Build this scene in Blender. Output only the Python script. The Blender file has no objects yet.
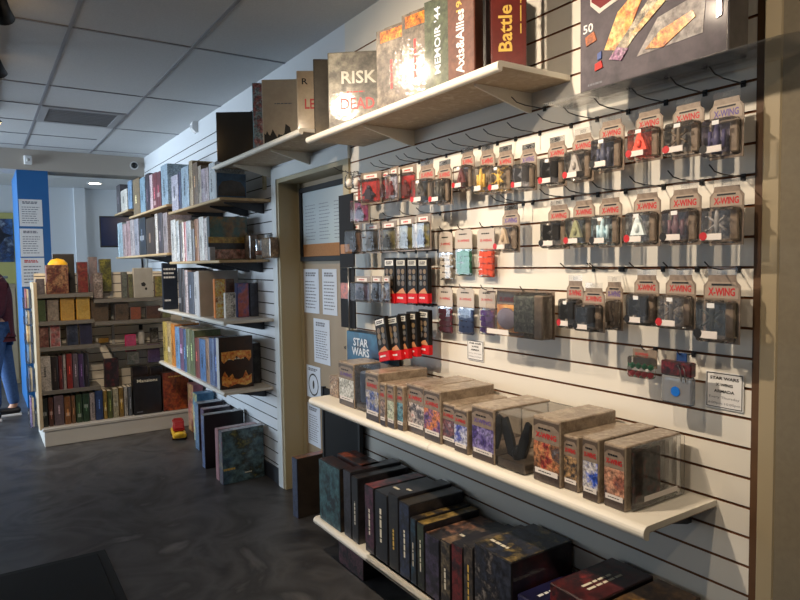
import bpy, bmesh, math, random
from mathutils import Vector, Matrix
SC = bpy.context.scene
COL = SC.collection
R = random.Random(7)

# ------------------------------------------------------------------ camera
F_PX, YAW, PITCH, ROLL = 639.65, .582860, .058367, -.015775
CAM = Vector((0, 0, 1.4433))
WX = 1.603            # plane of the slat wall
CEIL = 2.652
SZ0, SP = 1.8749, .0762   # a slat groove and the slat pitch
Fv = Vector((math.sin(YAW)*math.cos(PITCH), math.cos(YAW)*math.cos(PITCH), -math.sin(PITCH)))
Rv = Vector((math.cos(YAW), -math.sin(YAW), 0)); Uv = Rv.cross(Fv)
c_, s_ = math.cos(ROLL), math.sin(ROLL)
R2, U2v = c_*Rv + s_*Uv, -s_*Rv + c_*Uv
cd = bpy.data.cameras.new('camera'); cam = bpy.data.objects.new('camera', cd); COL.objects.link(cam)
cd.sensor_width = 36; cd.lens = F_PX/800*36; cd.clip_start = .05
cam.matrix_world = Matrix(((R2.x, U2v.x, -Fv.x, CAM.x), (R2.y, U2v.y, -Fv.y, CAM.y), (R2.z, U2v.z, -Fv.z, CAM.z), (0, 0, 0, 1)))
SC.camera = cam
def ray(px, py): return Fv + R2*((px-400)/F_PX) + U2v*((300-py)/F_PX)
def PW(px, py, d=0):            # point on the plane d metres in front of the slat wall
    r = ray(px, py); return CAM + r*((WX-d)/r.x)
def PY(px, py, y): r = ray(px, py); return CAM + r*(y/r.y)
def PZ(px, py, z): r = ray(px, py); return CAM + r*((z-CAM.z)/r.z)

# ------------------------------------------------------------------ materials
def lin(v): v /= 255; return v/12.92 if v <= .04045 else ((v+.055)/1.055)**2.4
def C(c): return (lin(c[0]), lin(c[1]), lin(c[2]), 1)
_m = {}
def mat(name, col, rough=.5, metal=0, spec=.5):
    if name in _m: return _m[name]
    m = bpy.data.materials.new(name); m.use_nodes = True
    b = m.node_tree.nodes['Principled BSDF']
    b.inputs['Base Color'].default_value = C(col); b.inputs['Roughness'].default_value = rough
    b.inputs['Metallic'].default_value = metal; b.inputs['Specular IOR Level'].default_value = spec
    _m[name] = m; return m
def plain(col, rough=.45): return mat('paint_%d_%d_%d_%d' % (*col, int(rough*100)), col, rough)
def noise_mat(name, cols, scale=8, rough=.4, detail=4, dist=.6, stretch=(1, 1, 1), bump=0, lo=.3, hi=.7, spec=.5, nr=.5):
    if name in _m: return _m[name]
    m = mat(name, cols[0], rough, 0, spec); nt = m.node_tree; N = nt.nodes; L = nt.links
    tc = N.new('ShaderNodeTexCoord'); mp = N.new('ShaderNodeMapping')
    mp.inputs['Scale'].default_value = stretch
    mp.inputs['Location'].default_value = (R.uniform(0, 20), R.uniform(0, 20), R.uniform(0, 20))
    n = N.new('ShaderNodeTexNoise'); n.inputs['Scale'].default_value = scale; n.inputs['Detail'].default_value = detail; n.inputs['Roughness'].default_value = nr
    n.inputs['Distortion'].default_value = dist
    cr = N.new('ShaderNodeValToRGB'); e = cr.color_ramp.elements
    while len(e) < len(cols): e.new(.5)
    for i, c in enumerate(cols):
        e[i].position = lo+(hi-lo)*i/max(1, len(cols)-1); e[i].color = C(c)
    L.new(tc.outputs['Object'], mp.inputs['Vector']); L.new(mp.outputs['Vector'], n.inputs['Vector'])
    L.new(n.outputs['Fac'], cr.inputs['Fac']); L.new(cr.outputs['Color'], N['Principled BSDF'].inputs['Base Color'])
    if bump:
        bp = N.new('ShaderNodeBump'); bp.inputs['Strength'].default_value = bump; bp.inputs['Distance'].default_value = .003
        L.new(n.outputs['Fac'], bp.inputs['Height']); L.new(bp.outputs['Normal'], N['Principled BSDF'].inputs['Normal'])
    return m
_ac = [0]
def art(cols, scale=22, rough=.25, wrap=0, coat=.5):
    """printed picture: soft colour areas with a busier layer of light and dark marks, under a thin gloss coat"""
    _ac[0] += 1; mean = [sum(c[k] for c in cols)/len(cols) for k in range(3)]
    cols = [tuple(c[k]*.8+mean[k]*.2 for k in range(3)) for c in cols]
    m = noise_mat('printed_art_%d' % _ac[0], cols, scale*.7, rough+.1, 8, .1, lo=.33, hi=.67, nr=.7)
    nt = m.node_tree; N = nt.nodes; L = nt.links; b = N['Principled BSDF']
    mp = [n for n in N if n.type == 'MAPPING'][0]; base = b.inputs['Base Color'].links[0].from_socket
    n2 = N.new('ShaderNodeTexNoise'); n2.inputs['Scale'].default_value = scale*3.1; n2.inputs['Detail'].default_value = 4; n2.inputs['Roughness'].default_value = .6
    cr = N.new('ShaderNodeValToRGB'); e = cr.color_ramp.elements; e[0].position = .36; e[0].color = (.08, .08, .09, 1); e[1].position = .66; e[1].color = (.95, .93, .9, 1)
    e.new(.5).color = (.5, .5, .5, 1)
    mx = N.new('ShaderNodeMix'); mx.data_type = 'RGBA'; mx.blend_type = 'OVERLAY'; mx.inputs['Factor'].default_value = max(.08, min(.75, (max(sum(c) for c in cols)-min(sum(c) for c in cols))/300))
    L.new(mp.outputs['Vector'], n2.inputs['Vector']); L.new(n2.outputs['Fac'], cr.inputs['Fac'])
    L.new(base, mx.inputs[6]); L.new(cr.outputs['Color'], mx.inputs[7]); L.new(mx.outputs[2], b.inputs['Base Color'])
    b.inputs['Coat Weight'].default_value = coat; b.inputs['Coat Roughness'].default_value = .12
    if wrap:
        n3 = N.new('ShaderNodeTexNoise'); n3.inputs['Scale'].default_value = 70; n3.inputs['Detail'].default_value = 3; bp = N.new('ShaderNodeBump'); bp.inputs['Strength'].default_value = wrap; bp.inputs['Distance'].default_value = .004
        L.new(mp.outputs['Vector'], n3.inputs['Vector']); L.new(n3.outputs['Fac'], bp.inputs['Height']); L.new(bp.outputs['Normal'], b.inputs['Coat Normal'])
        b.inputs['Coat Weight'].default_value = .7; b.inputs['Coat Roughness'].default_value = .05
    return m
def glassy(name, tint, haze, rough=.06, refl=1.0):
    m = bpy.data.materials.new(name); m.use_nodes = True; nt = m.node_tree; N = nt.nodes; L = nt.links
    N.remove(N['Principled BSDF']); out = N['Material Output']
    t = N.new('ShaderNodeBsdfTransparent'); t.inputs['Color'].default_value = C(tint)
    d = N.new('ShaderNodeBsdfDiffuse'); d.inputs['Color'].default_value = (.75, .76, .78, 1)
    g = N.new('ShaderNodeBsdfGlossy'); g.inputs['Roughness'].default_value = rough
    f = N.new('ShaderNodeFresnel'); f.inputs['IOR'].default_value = 1.45
    ml = N.new('ShaderNodeMath'); ml.operation = 'MULTIPLY'; ml.inputs[1].default_value = refl
    a = N.new('ShaderNodeMixShader'); a.inputs['Fac'].default_value = haze
    b = N.new('ShaderNodeMixShader')
    L.new(t.outputs[0], a.inputs[1]); L.new(d.outputs[0], a.inputs[2]); L.new(f.outputs[0], ml.inputs[0])
    L.new(ml.outputs[0], b.inputs['Fac']); L.new(a.outputs[0], b.inputs[1]); L.new(g.outputs[0], b.inputs[2])
    L.new(b.outputs[0], out.inputs['Surface']); _m[name] = m; return m
def emit(name, col, s):
    m = mat(name, col); b = m.node_tree.nodes['Principled BSDF']
    b.inputs['Emission Color'].default_value = C(col); b.inputs['Emission Strength'].default_value = s; return m

CLEAR = glassy('clear_plastic', (252, 252, 252), .025, .05, .9)
ACRYL = glassy('clear_acrylic', (249, 250, 251), .03, .1, .7)
GLASS = glassy('window_glass', (245, 248, 250), .01, .02)
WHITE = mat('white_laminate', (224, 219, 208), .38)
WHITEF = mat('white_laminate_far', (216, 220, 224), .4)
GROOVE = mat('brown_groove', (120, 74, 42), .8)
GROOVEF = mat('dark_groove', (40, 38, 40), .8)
PAINT = noise_mat('wall_paint', [(205, 204, 200), (214, 213, 209)], 40, .7, lo=.35, hi=.65)
BEIGE = noise_mat('beige_wall_paint', [(110, 101, 84), (117, 108, 90)], 60, .75)
BEAMP = mat('beam_paint', (178, 170, 160), .7)
WOODEDGE = noise_mat('pale_wood', [(186, 160, 120), (205, 180, 140)], 30, .5, stretch=(1, .1, 1))
UNDER = noise_mat('raw_shelf_board', [(196, 178, 152), (182, 160, 132), (208, 194, 172)], 26, .6)
SHELFW = mat('cream_shelf_laminate', (236, 230, 216), .35)
BLACK = mat('black_plastic', (16, 16, 18), .4)
WIRE = mat('dark_wire', (52, 48, 46), .35, .7)
STEEL = mat('steel_wire', (160, 160, 160), .3, .9)
TAN = noise_mat('tan_card', [(122, 106, 92), (142, 126, 110)], 60, .35)
TANTOP = noise_mat('tan_carton_top', [(140, 124, 106), (164, 148, 128), (128, 112, 96), (178, 162, 142)], 10, .24, 6, .2, nr=.7)
REDT = mat('red_ink', (186, 34, 38), .4)
PURT = mat('purple_ink', (96, 78, 140), .4)
INK = mat('black_ink', (22, 20, 20), .5)
GREYINK = mat('grey_ink', (110, 112, 122), .6)
PAPER = mat('white_paper', (226, 226, 226), .7)
PAPERB = mat('bluish_paper', (206, 214, 226), .7)
PAGES = mat('page_block', (214, 204, 184), .8)
WLAB = mat('white_label', (222, 214, 208), .5)
GOLD = mat('gold_ink', (214, 176, 84), .4)
CREAM = mat('cream_ink', (230, 222, 200), .5)

# ------------------------------------------------------------------ mesh helpers
def bx(bm, x0, x1, y0, y1, z0, z1, mi=0):
    if x0 > x1: x0, x1 = x1, x0
    if y0 > y1: y0, y1 = y1, y0
    if z0 > z1: z0, z1 = z1, z0
    v = [bm.verts.new(p) for p in ((x0,y0,z0),(x1,y0,z0),(x1,y1,z0),(x0,y1,z0),(x0,y0,z1),(x1,y0,z1),(x1,y1,z1),(x0,y1,z1))]
    fs = []
    for q in ((0,3,2,1),(4,5,6,7),(0,1,5,4),(1,2,6,5),(2,3,7,6),(3,0,4,7)):
        f = bm.faces.new([v[i] for i in q]); f.material_index = mi; fs.append(f)
    return v
def rbx(bm, x0, x1, y0, y1, z0, z1, r=.002, seg=1, mi=0):
    b2 = bmesh.new(); bx(b2, x0, x1, y0, y1, z0, z1)
    r = min(r, .45*min(abs(x1-x0), abs(y1-y0), abs(z1-z0)))
    bmesh.ops.bevel(b2, geom=b2.edges[:], offset=r, segments=seg, affect='EDGES', profile=.5)
    merge(bm, b2, mi)
def merge(bm, b2, mi=0, M=None):
    vm = {}
    for v in b2.verts: vm[v] = bm.verts.new(M @ v.co if M else v.co)
    for f in b2.faces:
        nf = bm.faces.new([vm[v] for v in f.verts]); nf.material_index = mi; nf.smooth = f.smooth
    b2.free()
def prism(bm, pts, a0, a1, axis='y', mi=0):
    """pts outline in the two other axes, extruded along axis"""
    def P(p, a):
        return {'y': (p[0], a, p[1]), 'x': (a, p[0], p[1]), 'z': (p[0], p[1], a)}[axis]
    A = [bm.verts.new(P(p, a0)) for p in pts]; B = [bm.verts.new(P(p, a1)) for p in pts]
    n = len(pts)
    fs = [bm.faces.new(A), bm.faces.new(B[::-1])]
    for i in range(n): fs.append(bm.faces.new((A[i], B[i], B[(i+1) % n], A[(i+1) % n])))
    for f in fs: f.material_index = mi
    bmesh.ops.recalc_face_normals(bm, faces=fs)
def tube(bm, pts, r, n=6, mi=0, taper=None):
    pts = [Vector(p) for p in pts]; rings = []
    for i, p in enumerate(pts):
        t = (pts[min(i+1, len(pts)-1)]-pts[max(i-1, 0)]).normalized()
        a = t.cross(Vector((0, 0, 1)) if abs(t.z) < .9 else Vector((1, 0, 0))).normalized(); b = t.cross(a)
        rr = r if taper is None else taper[i]
        rings.append([bm.verts.new(p+rr*(math.cos(2*math.pi*k/n)*a+math.sin(2*math.pi*k/n)*b)) for k in range(n)])
    fs = []
    for i in range(len(rings)-1):
        for k in range(n):
            f = bm.faces.new((rings[i][k], rings[i][(k+1) % n], rings[i+1][(k+1) % n], rings[i+1][k])); f.smooth = True; fs.append(f)
    fs.append(bm.faces.new(rings[0][::-1])); fs.append(bm.faces.new(rings[-1]))
    for f in fs: f.material_index = mi
    bmesh.ops.recalc_face_normals(bm, faces=fs)
def disc(bm, c, r, ax='x', th=.001, n=20, mi=0):
    a = {'x': Vector((1, 0, 0)), 'y': Vector((0, 1, 0)), 'z': Vector((0, 0, 1))}[ax]
    tube(bm, [Vector(c)-a*th/2, Vector(c)+a*th/2], r, n, mi)
    for f in bm.faces: f.smooth = False
def lathe(bm, prof, c=(0, 0, 0), n=20, mi=0, sx=1, sy=1):
    rings = [[bm.verts.new((c[0]+sx*r*math.cos(2*math.pi*k/n), c[1]+sy*r*math.sin(2*math.pi*k/n), c[2]+z)) for k in range(n)] for r, z in prof]
    fs = []
    for i in range(len(rings)-1):
        for k in range(n):
            f = bm.faces.new((rings[i][k], rings[i][(k+1) % n], rings[i+1][(k+1) % n], rings[i+1][k])); f.smooth = True; fs.append(f)
    fs.append(bm.faces.new(rings[0][::-1])); fs.append(bm.faces.new(rings[-1]))
    for f in fs: f.material_index = mi
def blob(bm, c, rx, ry, rz, mi=0, sub=2):
    r = bmesh.ops.create_icosphere(bm, subdivisions=sub, radius=1)
    for v in r['verts']:
        v.co = Vector((c[0]+v.co.x*rx, c[1]+v.co.y*ry, c[2]+v.co.z*rz))
        for f in v.link_faces: f.material_index = mi; f.smooth = True
def obj(name, bm, m, parent=None, loc=(0, 0, 0), rz=0):
    me = bpy.data.meshes.new(name)
    if isinstance(bm, bmesh.types.BMesh): bm.to_mesh(me); bm.free()
    for q in (m if isinstance(m, (list, tuple)) else [m]): me.materials.append(q)
    o = bpy.data.objects.new(name, me); COL.objects.link(o)
    o.location = loc; o.rotation_euler.z = rz
    if parent: o.parent = parent
    return o
def tag(o, label, cat, group=None):
    o['label'] = label; o['category'] = cat
    if group: o['group'] = group
    return o
def thing(name, label, cat, loc=(0, 0, 0), rz=0, group=None):
    o = bpy.data.objects.new(name, None); COL.objects.link(o); o.empty_display_size = .05
    o.location = loc; o.rotation_euler.z = rz
    return tag(o, label, cat, group)
def struct(name, bm, m):
    o = obj(name, bm, m); o['kind'] = 'structure'; return o
def box_part(name, m, parent, x0, x1, y0, y1, z0, z1, r=.0015, label=None):
    bm = bmesh.new(); rbx(bm, x0, x1, y0, y1, z0, z1, r); o = obj(name, bm, m, parent)
    if label: o['label'] = label
    return o
_tm = {}
def text_mesh(s, bold=.02):
    """letters as a flat mesh, normalised to a 1 x 1 box round the origin"""
    k = (s, bold)
    if k in _tm: return _tm[k]
    cu = bpy.data.curves.new('lettering', 'FONT'); cu.body = s; cu.align_x = 'CENTER'; cu.offset = bold; cu.resolution_u = 2; cu.space_line = .85
    o = bpy.data.objects.new('lettering', cu); COL.objects.link(o)
    bpy.context.view_layer.update()
    me = bpy.data.meshes.new_from_object(o.evaluated_get(bpy.context.evaluated_depsgraph_get()))
    bpy.data.objects.remove(o)
    xs = [v.co.x for v in me.vertices]; ys = [v.co.y for v in me.vertices]
    cx, cy, w, h = (min(xs)+max(xs))/2, (min(ys)+max(ys))/2, max(xs)-min(xs), max(ys)-min(ys)
    for v in me.vertices: v.co = Vector(((v.co.x-cx)/w, (v.co.y-cy)/h, 0))
    _tm[k] = [(tuple(v.co) for v in me.vertices), me]; _tm[k] = me
    return me
AX = {'front': ((0, -1, 0), (0, 0, 1)), 'frontup': ((0, 0, 1), (0, 1, 0)), 'frontdown': ((0, 0, -1), (0, -1, 0)), 'near': ((1, 0, 0), (0, 0, 1)), 'nearup': ((0, 0, 1), (-1, 0, 0)),
      'top': ((0, -1, 0), (1, 0, 0)), 'topnear': ((1, 0, 0), (0, 1, 0))}
def lettering(s, face, c, w, h, m, parent, name='lettering', bold=.02):
    me = text_mesh(s, bold).copy(); me.materials.clear(); me.materials.append(m)
    X, Y = Vector(AX[face][0]), Vector(AX[face][1])
    for v in me.vertices: v.co = X*(v.co.x*w) + Y*(v.co.y*h)
    o = bpy.data.objects.new(name, me); COL.objects.link(o); o.location = c; o.parent = parent; return o
def bars(face, c, w, h, rows, m, parent, name='printed_lines', seed=0, thick=.45, th=.0004):
    """unreadable small print as short strokes"""
    rr = random.Random(seed); bm = bmesh.new(); X, Y = Vector(AX[face][0]), Vector(AX[face][1]); Z = X.cross(Y)
    for i in range(rows):
        yy = h*(.5-(i+.5)/rows); t = h/rows*thick/2; x = -w/2
        end = w/2*rr.uniform(.5, 1)
        while x < end:
            l = w*rr.uniform(.08, .25); x2 = min(x+l, end)
            vs = [bm.verts.new(X*a+Y*b) for a, b in ((x, yy-t), (x2, yy-t), (x2, yy+t), (x, yy+t))]
            bm.faces.new(vs); x = x2+w*.035
    return obj(name, bm, m, parent, c)

# ------------------------------------------------------------------ room shell
FLOORM = noise_mat('slate_floor', [(50, 49, 50), (82, 81, 82), (58, 57, 58), (112, 110, 110)], 2.4, .42, 9, 1.2, bump=.06, lo=.3, hi=.75, spec=.4)
CEILM = noise_mat('ceiling_tile', [(186, 188, 190), (196, 198, 200)], 120, .9, 3, 0)
bm = bmesh.new(); bx(bm, -4.2, 2.4, -3.2, 11.2, -.1, 0); struct('floor', bm, FLOORM)
bm = bmesh.new(); bx(bm, -4.2, 2.4, -3.2, 11.2, CEIL, CEIL+.1); struct('ceiling', bm, CEILM)
# ceiling grid bars
bm = bmesh.new(); GX, GY = .445, 3.645
for k in range(-7, 4):
    x = GX+.606*k
    if x < 1.6: bx(bm, x-.009, x+.009, -3.1, 7.5, CEIL-.004, CEIL+.001)
ys = [GY-1.2192*k for k in range(0, 6)] + [GY+1.2192, GY+2*1.2192, GY+3*1.2192]
for y in ys: bx(bm, -4, 1.6, y-.008, y+.008, CEIL-.0045, CEIL+.001)
for y, xa, xb in ((GY+3*.6096, -.8, GX+.606), (GY+5*.6096, -.2, 1.0)): bx(bm, xa, xb, y-.008, y+.008, CEIL-.0045, CEIL+.001)
struct('trim_1', bm, mat('ceiling_grid_metal', (138, 140, 146), .5))
def slat_profile(bm, y0, y1, z0, z1, kmin, mi0=0, mi1=1):
    """boards with grooves between, one connected front"""
    g = .0034; edges = []
    k = kmin; cuts = []
    while SZ0-SP*k > z0+.01: cuts.append(SZ0-SP*k); k += 1
    prof = [(WX+.06, z1), (WX, z1)]; mats = [0, 0]
    for zc in cuts:
        prof += [(WX, zc+g), (WX+.006, zc+g), (WX+.006, zc-g), (WX, zc-g)]; mats += [1, 1, 1, 0]
    prof += [(WX, z0), (WX+.06, z0)]
    pts = prof
    A = [bm.verts.new((p[0], y0, p[1])) for p in pts]; B = [bm.verts.new((p[0], y1, p[1])) for p in pts]
    fs = []
    for i in range(len(pts)-1):
        f = bm.faces.new((A[i], A[i+1], B[i+1], B[i]))
        dx = abs(pts[i][0]-pts[i+1][0]); mid = (pts[i][0]+pts[i+1][0])/2
        f.material_index = 1 if (mid > WX+.001 and mid < WX+.02) else 0
        fs.append(f)
    bmesh.ops.recalc_face_normals(bm, faces=fs)
    if fs[1].normal.x > 0: bmesh.ops.reverse_faces(bm, faces=fs)
DY0, DY1 = 2.90, 3.84           # door opening in the slat wall
bm = bmesh.new(); slat_profile(bm, .838, DY0, .10, CEIL, -8); struct('wall_right', bm, [WHITE, GROOVE])
bm = bmesh.new(); slat_profile(bm, DY0, DY1, 1.985, CEIL, -8); struct('wall_right_above_door', bm, [WHITEF, GROOVEF])
bm = bmesh.new(); slat_profile(bm, DY1, 7.56, .10, CEIL, -8); struct('wall_right_far', bm, [WHITEF, GROOVEF])
bm = bmesh.new(); bx(bm, WX+.06, WX+.12, .5, 2.86, 0, CEIL); bx(bm, WX+.06, WX+.12, 3.86, 7.6, 0, CEIL); bx(bm, WX+.06, WX+.12, 2.86, 3.86, 2.02, CEIL)
struct('wall_right_backing', bm, PAINT)
bm = bmesh.new(); bx(bm, WX-.012, WX+.06, 3.86, 7.5, 0, .10); struct('baseboard_right', bm, mat('dark_base', (48, 52, 60), .6))
bm = bmesh.new(); bx(bm, WX-.006, WX+.06, .84, 2.88, 0, .10); struct('baseboard_right_near', bm, mat('dark_base', (48, 52, 60), .6))
# corner trims and near wall
bm = bmesh.new(); bx(bm, WX-.004, WX+.06, .815, .838, 0, CEIL); struct('trim_2', bm, noise_mat('brown_edge', [(80, 54, 32), (92, 64, 38)], 20, .6))
bm = bmesh.new(); rbx(bm, WX-.018, WX+.06, .772, .815, 0, CEIL, .004); struct('trim_3', bm, mat('cream_corner_bead', (160, 146, 118), .5))
bm = bmesh.new(); bx(bm, WX-.016, WX+.1, -3.2, .772, 0, CEIL); struct('wall_right_front', bm, BEIGE)
# far end: beam, column, far room
bm = bmesh.new(); bx(bm, -4.2, WX+.06, 7.56, 7.9, 2.445, CEIL); struct('beam_1', bm, BEAMP)
bm = bmesh.new(); bx(bm, WX, WX+.1, 7.6, 7.9, 0, 2.445); struct('trim_4', bm, PAINT)
bm = bmesh.new(); bx(bm, -4.2, 2.4, 10.9, 11, 0, CEIL); bx(bm, 1.27, 1.42, 10.82, 10.9, 0, CEIL); struct('wall_back', bm, mat('far_wall_paint', (206, 212, 218), .7))
bm = bmesh.new(); bx(bm, -2.5, .62, 10.86, 10.9, 0, 2.25); struct('wall_back_yellow', bm, mat('yellow_wall_paint', (176, 174, 110), .7))
bm = bmesh.new(); bx(bm, 2.3, 2.4, 7.9, 11, 0, CEIL); bx(bm, WX, 2.4, 7.8, 7.9, 0, CEIL); struct('wall_right_back', bm, PAINT)
bm = bmesh.new()
bx(bm, .375, .655, 7.58, 8.6, 0, 2.445)
struct('column_1', bm, mat('blue_column_paint', (22, 96, 158), .5))
# shop-front side: wall with openings
bm = bmesh.new()
bx(bm, -4.2, -4.1, -3.2, 11, 2.3, CEIL); bx(bm, -4.2, -4.1, -3.2, 11, 0, .35)
for a, b in ((-3.2, -2.6), (-.2, .1), (2.6, 3.0), (5.4, 5.8), (8.2, 8.6), (10.6, 11)): bx(bm, -4.2, -4.1, a, b, .35, 2.3)
struct('wall_left', bm, PAINT)
for i, (a, b) in enumerate(((-2.6, -.2), (.1, 2.6), (3.0, 5.4), (5.8, 8.2), (8.6, 10.6))):
    bm = bmesh.new()
    for (y0, y1, z0, z1) in ((a, b, .35, .4), (a, b, 2.25, 2.3), (a, a+.05, .4, 2.25), (b-.05, b, .4, 2.25), ((a+b)/2-.02, (a+b)/2+.02, .4, 2.25)): bx(bm, -4.18, -4.12, y0, y1, z0, z1)
    w = struct('window_%d' % (i+1), bm, mat('window_frame_metal', (60, 62, 66), .4))
    bm = bmesh.new(); bx(bm, -4.155, -4.145, a+.05, b-.05, .4, 2.25); obj('pane', bm, GLASS, w)
bm = bmesh.new(); bx(bm, -4.2, 1.7, -3.2, -3.1, 0, CEIL); struct('wall_front', bm, PAINT)

# door and its frame
d = thing('door', 'tan', 'door'); bpy.data.objects.remove(d)
DX = WX+.13
bm = bmesh.new(); rbx(bm, DX, DX+.045, 2.93, 3.775, .01, 1.95, .002)
dr = struct('door_1', bm, noise_mat('tan_door', [(146, 128, 102), (154, 136, 110)], 6, .45, stretch=(1, 1, .15)))
bm = bmesh.new(); tube(bm, [(DX, 3.02, .98), (DX-.05, 3.02, .98), (DX-.055, 3.10, .98)], .009, 8); obj('door_handle', bm, STEEL, dr)
bm = bmesh.new()
for y0, y1 in ((3.775, 3.835), (2.87, 2.93)):
    bx(bm, WX-.012, DX+.06, y0, y1, 0, 1.95)
bx(bm, WX-.012, DX+.06, 2.87, 3.835, 1.95, 2.0); bx(bm, DX-.012, DX, 3.745, 3.775, 0, 1.95)
struct('trim_5', bm, mat('cream_door_jamb', (168, 156, 126), .45))
bm = bmesh.new()
bx(bm, WX-.02, WX-.002, 3.80, 3.872, 0, 2.045); bx(bm, WX-.02, WX-.002, 2.86, 3.80, 1.975, 2.045)
struct('trim_6', bm, mat('white_casing', (208, 212, 212), .45))
bm = bmesh.new(); bx(bm, DX+.05, DX+.08, 2.7, 4, 0, 2.1); struct('wall_behind_door', bm, PAINT)

# ------------------------------------------------------------------ shelves on the slat walls
def bull_shelf(name, label, y0, y1, z, d, th=.03, topm=SHELFW, under=UNDER, seams=(), brackets=(), group=None, bmat=None):
    """z is the top; front edge is a rounded nose; the root is at the wall"""
    t = thing(name, label, 'shelf', (WX, (y0+y1)/2, z), 0, group); hw = (y1-y0)/2
    b = bmesh.new(); bx(b, -.0005, -d+.022, -hw+.002, hw-.002, -.0185, -.0165); obj('shelf_board', b, under, t)
    cuts = [-hw]+[s-(y0+y1)/2 for s in seams]+[hw]
    for a, c in zip(cuts, cuts[1:]):
        b = bmesh.new(); r = th/2
        pts = [(-.001, 0), (-d+r, 0)]+[(-d+r+r*math.cos(q), -r+r*math.sin(q)) for q in [math.radians(90+x) for x in range(20, 181, 20)]]
        pts += [(-d+r+.004, -th), (-d+r+.006, -.016), (-.001, -.016)]
        prism(b, pts, a+.0012, c-.0012, 'y'); 
        o = obj('shelf_top', b, topm, t)
    for yb in brackets:
        b = bmesh.new(); yy = yb-(y0+y1)/2
        prism(b, [(-.0005, -.019), (-d*.8, -.019), (-d*.8, -.028), (-.02, -.085), (-.0005, -.085)], yy-.004, yy+.004, 'y')
        obj('bracket', b, bmat or mat('bracket_steel', (70, 72, 76), .4, .6), t)
    return t
CZ, LZ, U1Z, U2Z = .805, .232, 2.030, 2.085
bull_shelf('display_shelf', 'long cream counter shelf with rounded front edge holding the carded model boxes', .925, 2.77, CZ, .31, .036, seams=(1.80,), brackets=(1.0, 1.85, 2.6))
bull_shelf('display_shelf', 'low cream shelf with rounded edge holding the dark boxes near the floor', .93, 2.75, LZ, .31, .036, seams=(2.25, 1.35), brackets=(1.1, 2.0))
bull_shelf('display_shelf', 'high cream shelf above the hanging packs holding wrapped strategy games', 1.425, 2.735, U1Z, .31, .03, seams=(2.058,), brackets=(1.6, 2.3), bmat=SHELFW)
bull_shelf('display_shelf', 'high cream shelf crossing above the tan door', 2.80, 4.15, U2Z, .31, .03, seams=(3.55,), brackets=(3.3, 3.9), bmat=SHELFW)
FD = .335
SHF = mat('pale_shelf_laminate', (214, 210, 200), .4)
def far_shelf(label, y0, y1, z, wood=True, br=()):
    return bull_shelf('display_shelf', label, y0, y1, z, FD, .02 if wood else .028, topm=WOODEDGE if wood else SHF, under=noise_mat('shelf_underside', [(120, 92, 62), (146, 116, 82)], 20, .6) if wood else UNDER, brackets=br)
L1N, L1M, L1F, L2N, L2F, L3Z, L4Z = 1.866, 1.935, 2.015, 1.478, 1.552, 1.092, .636
far_shelf('wood-edged book shelf beside the door, top level, by the blue picture box', 3.93, 5.20, L1N, True, (4.05, 4.35, 4.9))
far_shelf('wood-edged top book shelf, middle one, holding maroon spines', 5.25, 6.74, L1M, True, (5.5, 6.1))
far_shelf('wood-edged top book shelf, farthest one, near the ceiling camera', 6.78, 7.53, L1F, True, (6.95, 7.4))
far_shelf('wood-edged second-level shelf beside the door with white spines', 3.98, 5.22, L2N, True, (4.1, 4.35, 4.7))
far_shelf('second-level shelf at the far end in front of the television', 5.28, 7.52, L2F, True, (5.6, 6.4))
far_shelf('pale third-level shelf beside the door holding a navy cover book', 3.93, 5.66, L3Z, False, (4.1, 5.2))
far_shelf('pale lowest shelf beside the door holding the fire cover game', 3.97, 5.70, L4Z, False, (4.1, 5.2))

# ------------------------------------------------------------------ game boxes
def game_box(name, label, cat, x, y0, y1, z, dx, h, body, front=None, near=None, top=None, rz=0, group=None, texts=(), lid='near', top_m=.003, lab=None, tilt=0):
    """x front face, y0..y1 width along the wall, z base, dx depth to the wall"""
    if y0 > y1: y0, y1 = y1, y0
    w = y1-y0
    t = thing(name, label, cat, (x+dx/2, (y0+y1)/2, z), rz, group); hx, hw = dx/2, w/2
    if tilt: t.rotation_euler.y = tilt
    g = .0012
    bm = bmesh.new()
    if lid == 'near':       # lid drawn over the near half
        rbx(bm, -hx+g, hx-g, -hw*.2, hw, g, h-g, .0015); obj('tray', bm, body, t)
        bm = bmesh.new(); rbx(bm, -hx, hx, -hw, hw*.45, 0, h, .002); obj('lid', bm, body, t)
    elif lid == 'top':
        rbx(bm, -hx+g, hx-g, -hw+g, hw-g, 0, h*.8, .0015); obj('tray', bm, body, t)
        bm = bmesh.new(); rbx(bm, -hx, hx, -hw, hw, h*.3, h, .002); obj('lid', bm, body, t)
    else:
        rbx(bm, -hx, hx, -hw, hw, 0, h, .002); obj('carton', bm, body, t)
    e = .003
    if front: box_part('spine_print', front, t, -hx-.0008, -hx+.001, -hw+e, hw-e, e, h-e, .0003)
    if near: box_part('cover_print', near, t, -hx+e, hx-e, -hw-.0008, -hw+.001, e, h-e, .0003)
    if top: box_part('top_print', top, t, -hx+top_m, hx-top_m, -hw+e, hw-e, h-.001, h+.0008, .0003)
    for s, face, u, v, tw, th, m in texts:       # u, v from -.5 to .5 on that face
        if face.startswith('front'): c = (-hx-.0016, -u*w, h/2+v*h)
        elif face.startswith('near'): c = (u*dx, -hw-.0016, h/2+v*h)
        else: c = (v*dx, -u*w, h+.0016)
        if s.startswith('#'): bars(face, c, tw, th, int(s[1:]), m, t, 'small_print', seed=hash_(label))
        else: lettering(s, face, c, tw, th, m, t, 'title')
    return t
def hash_(s):
    v = 7
    for ch in s: v = (v*31+ord(ch)) % 99991
    return v

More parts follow.
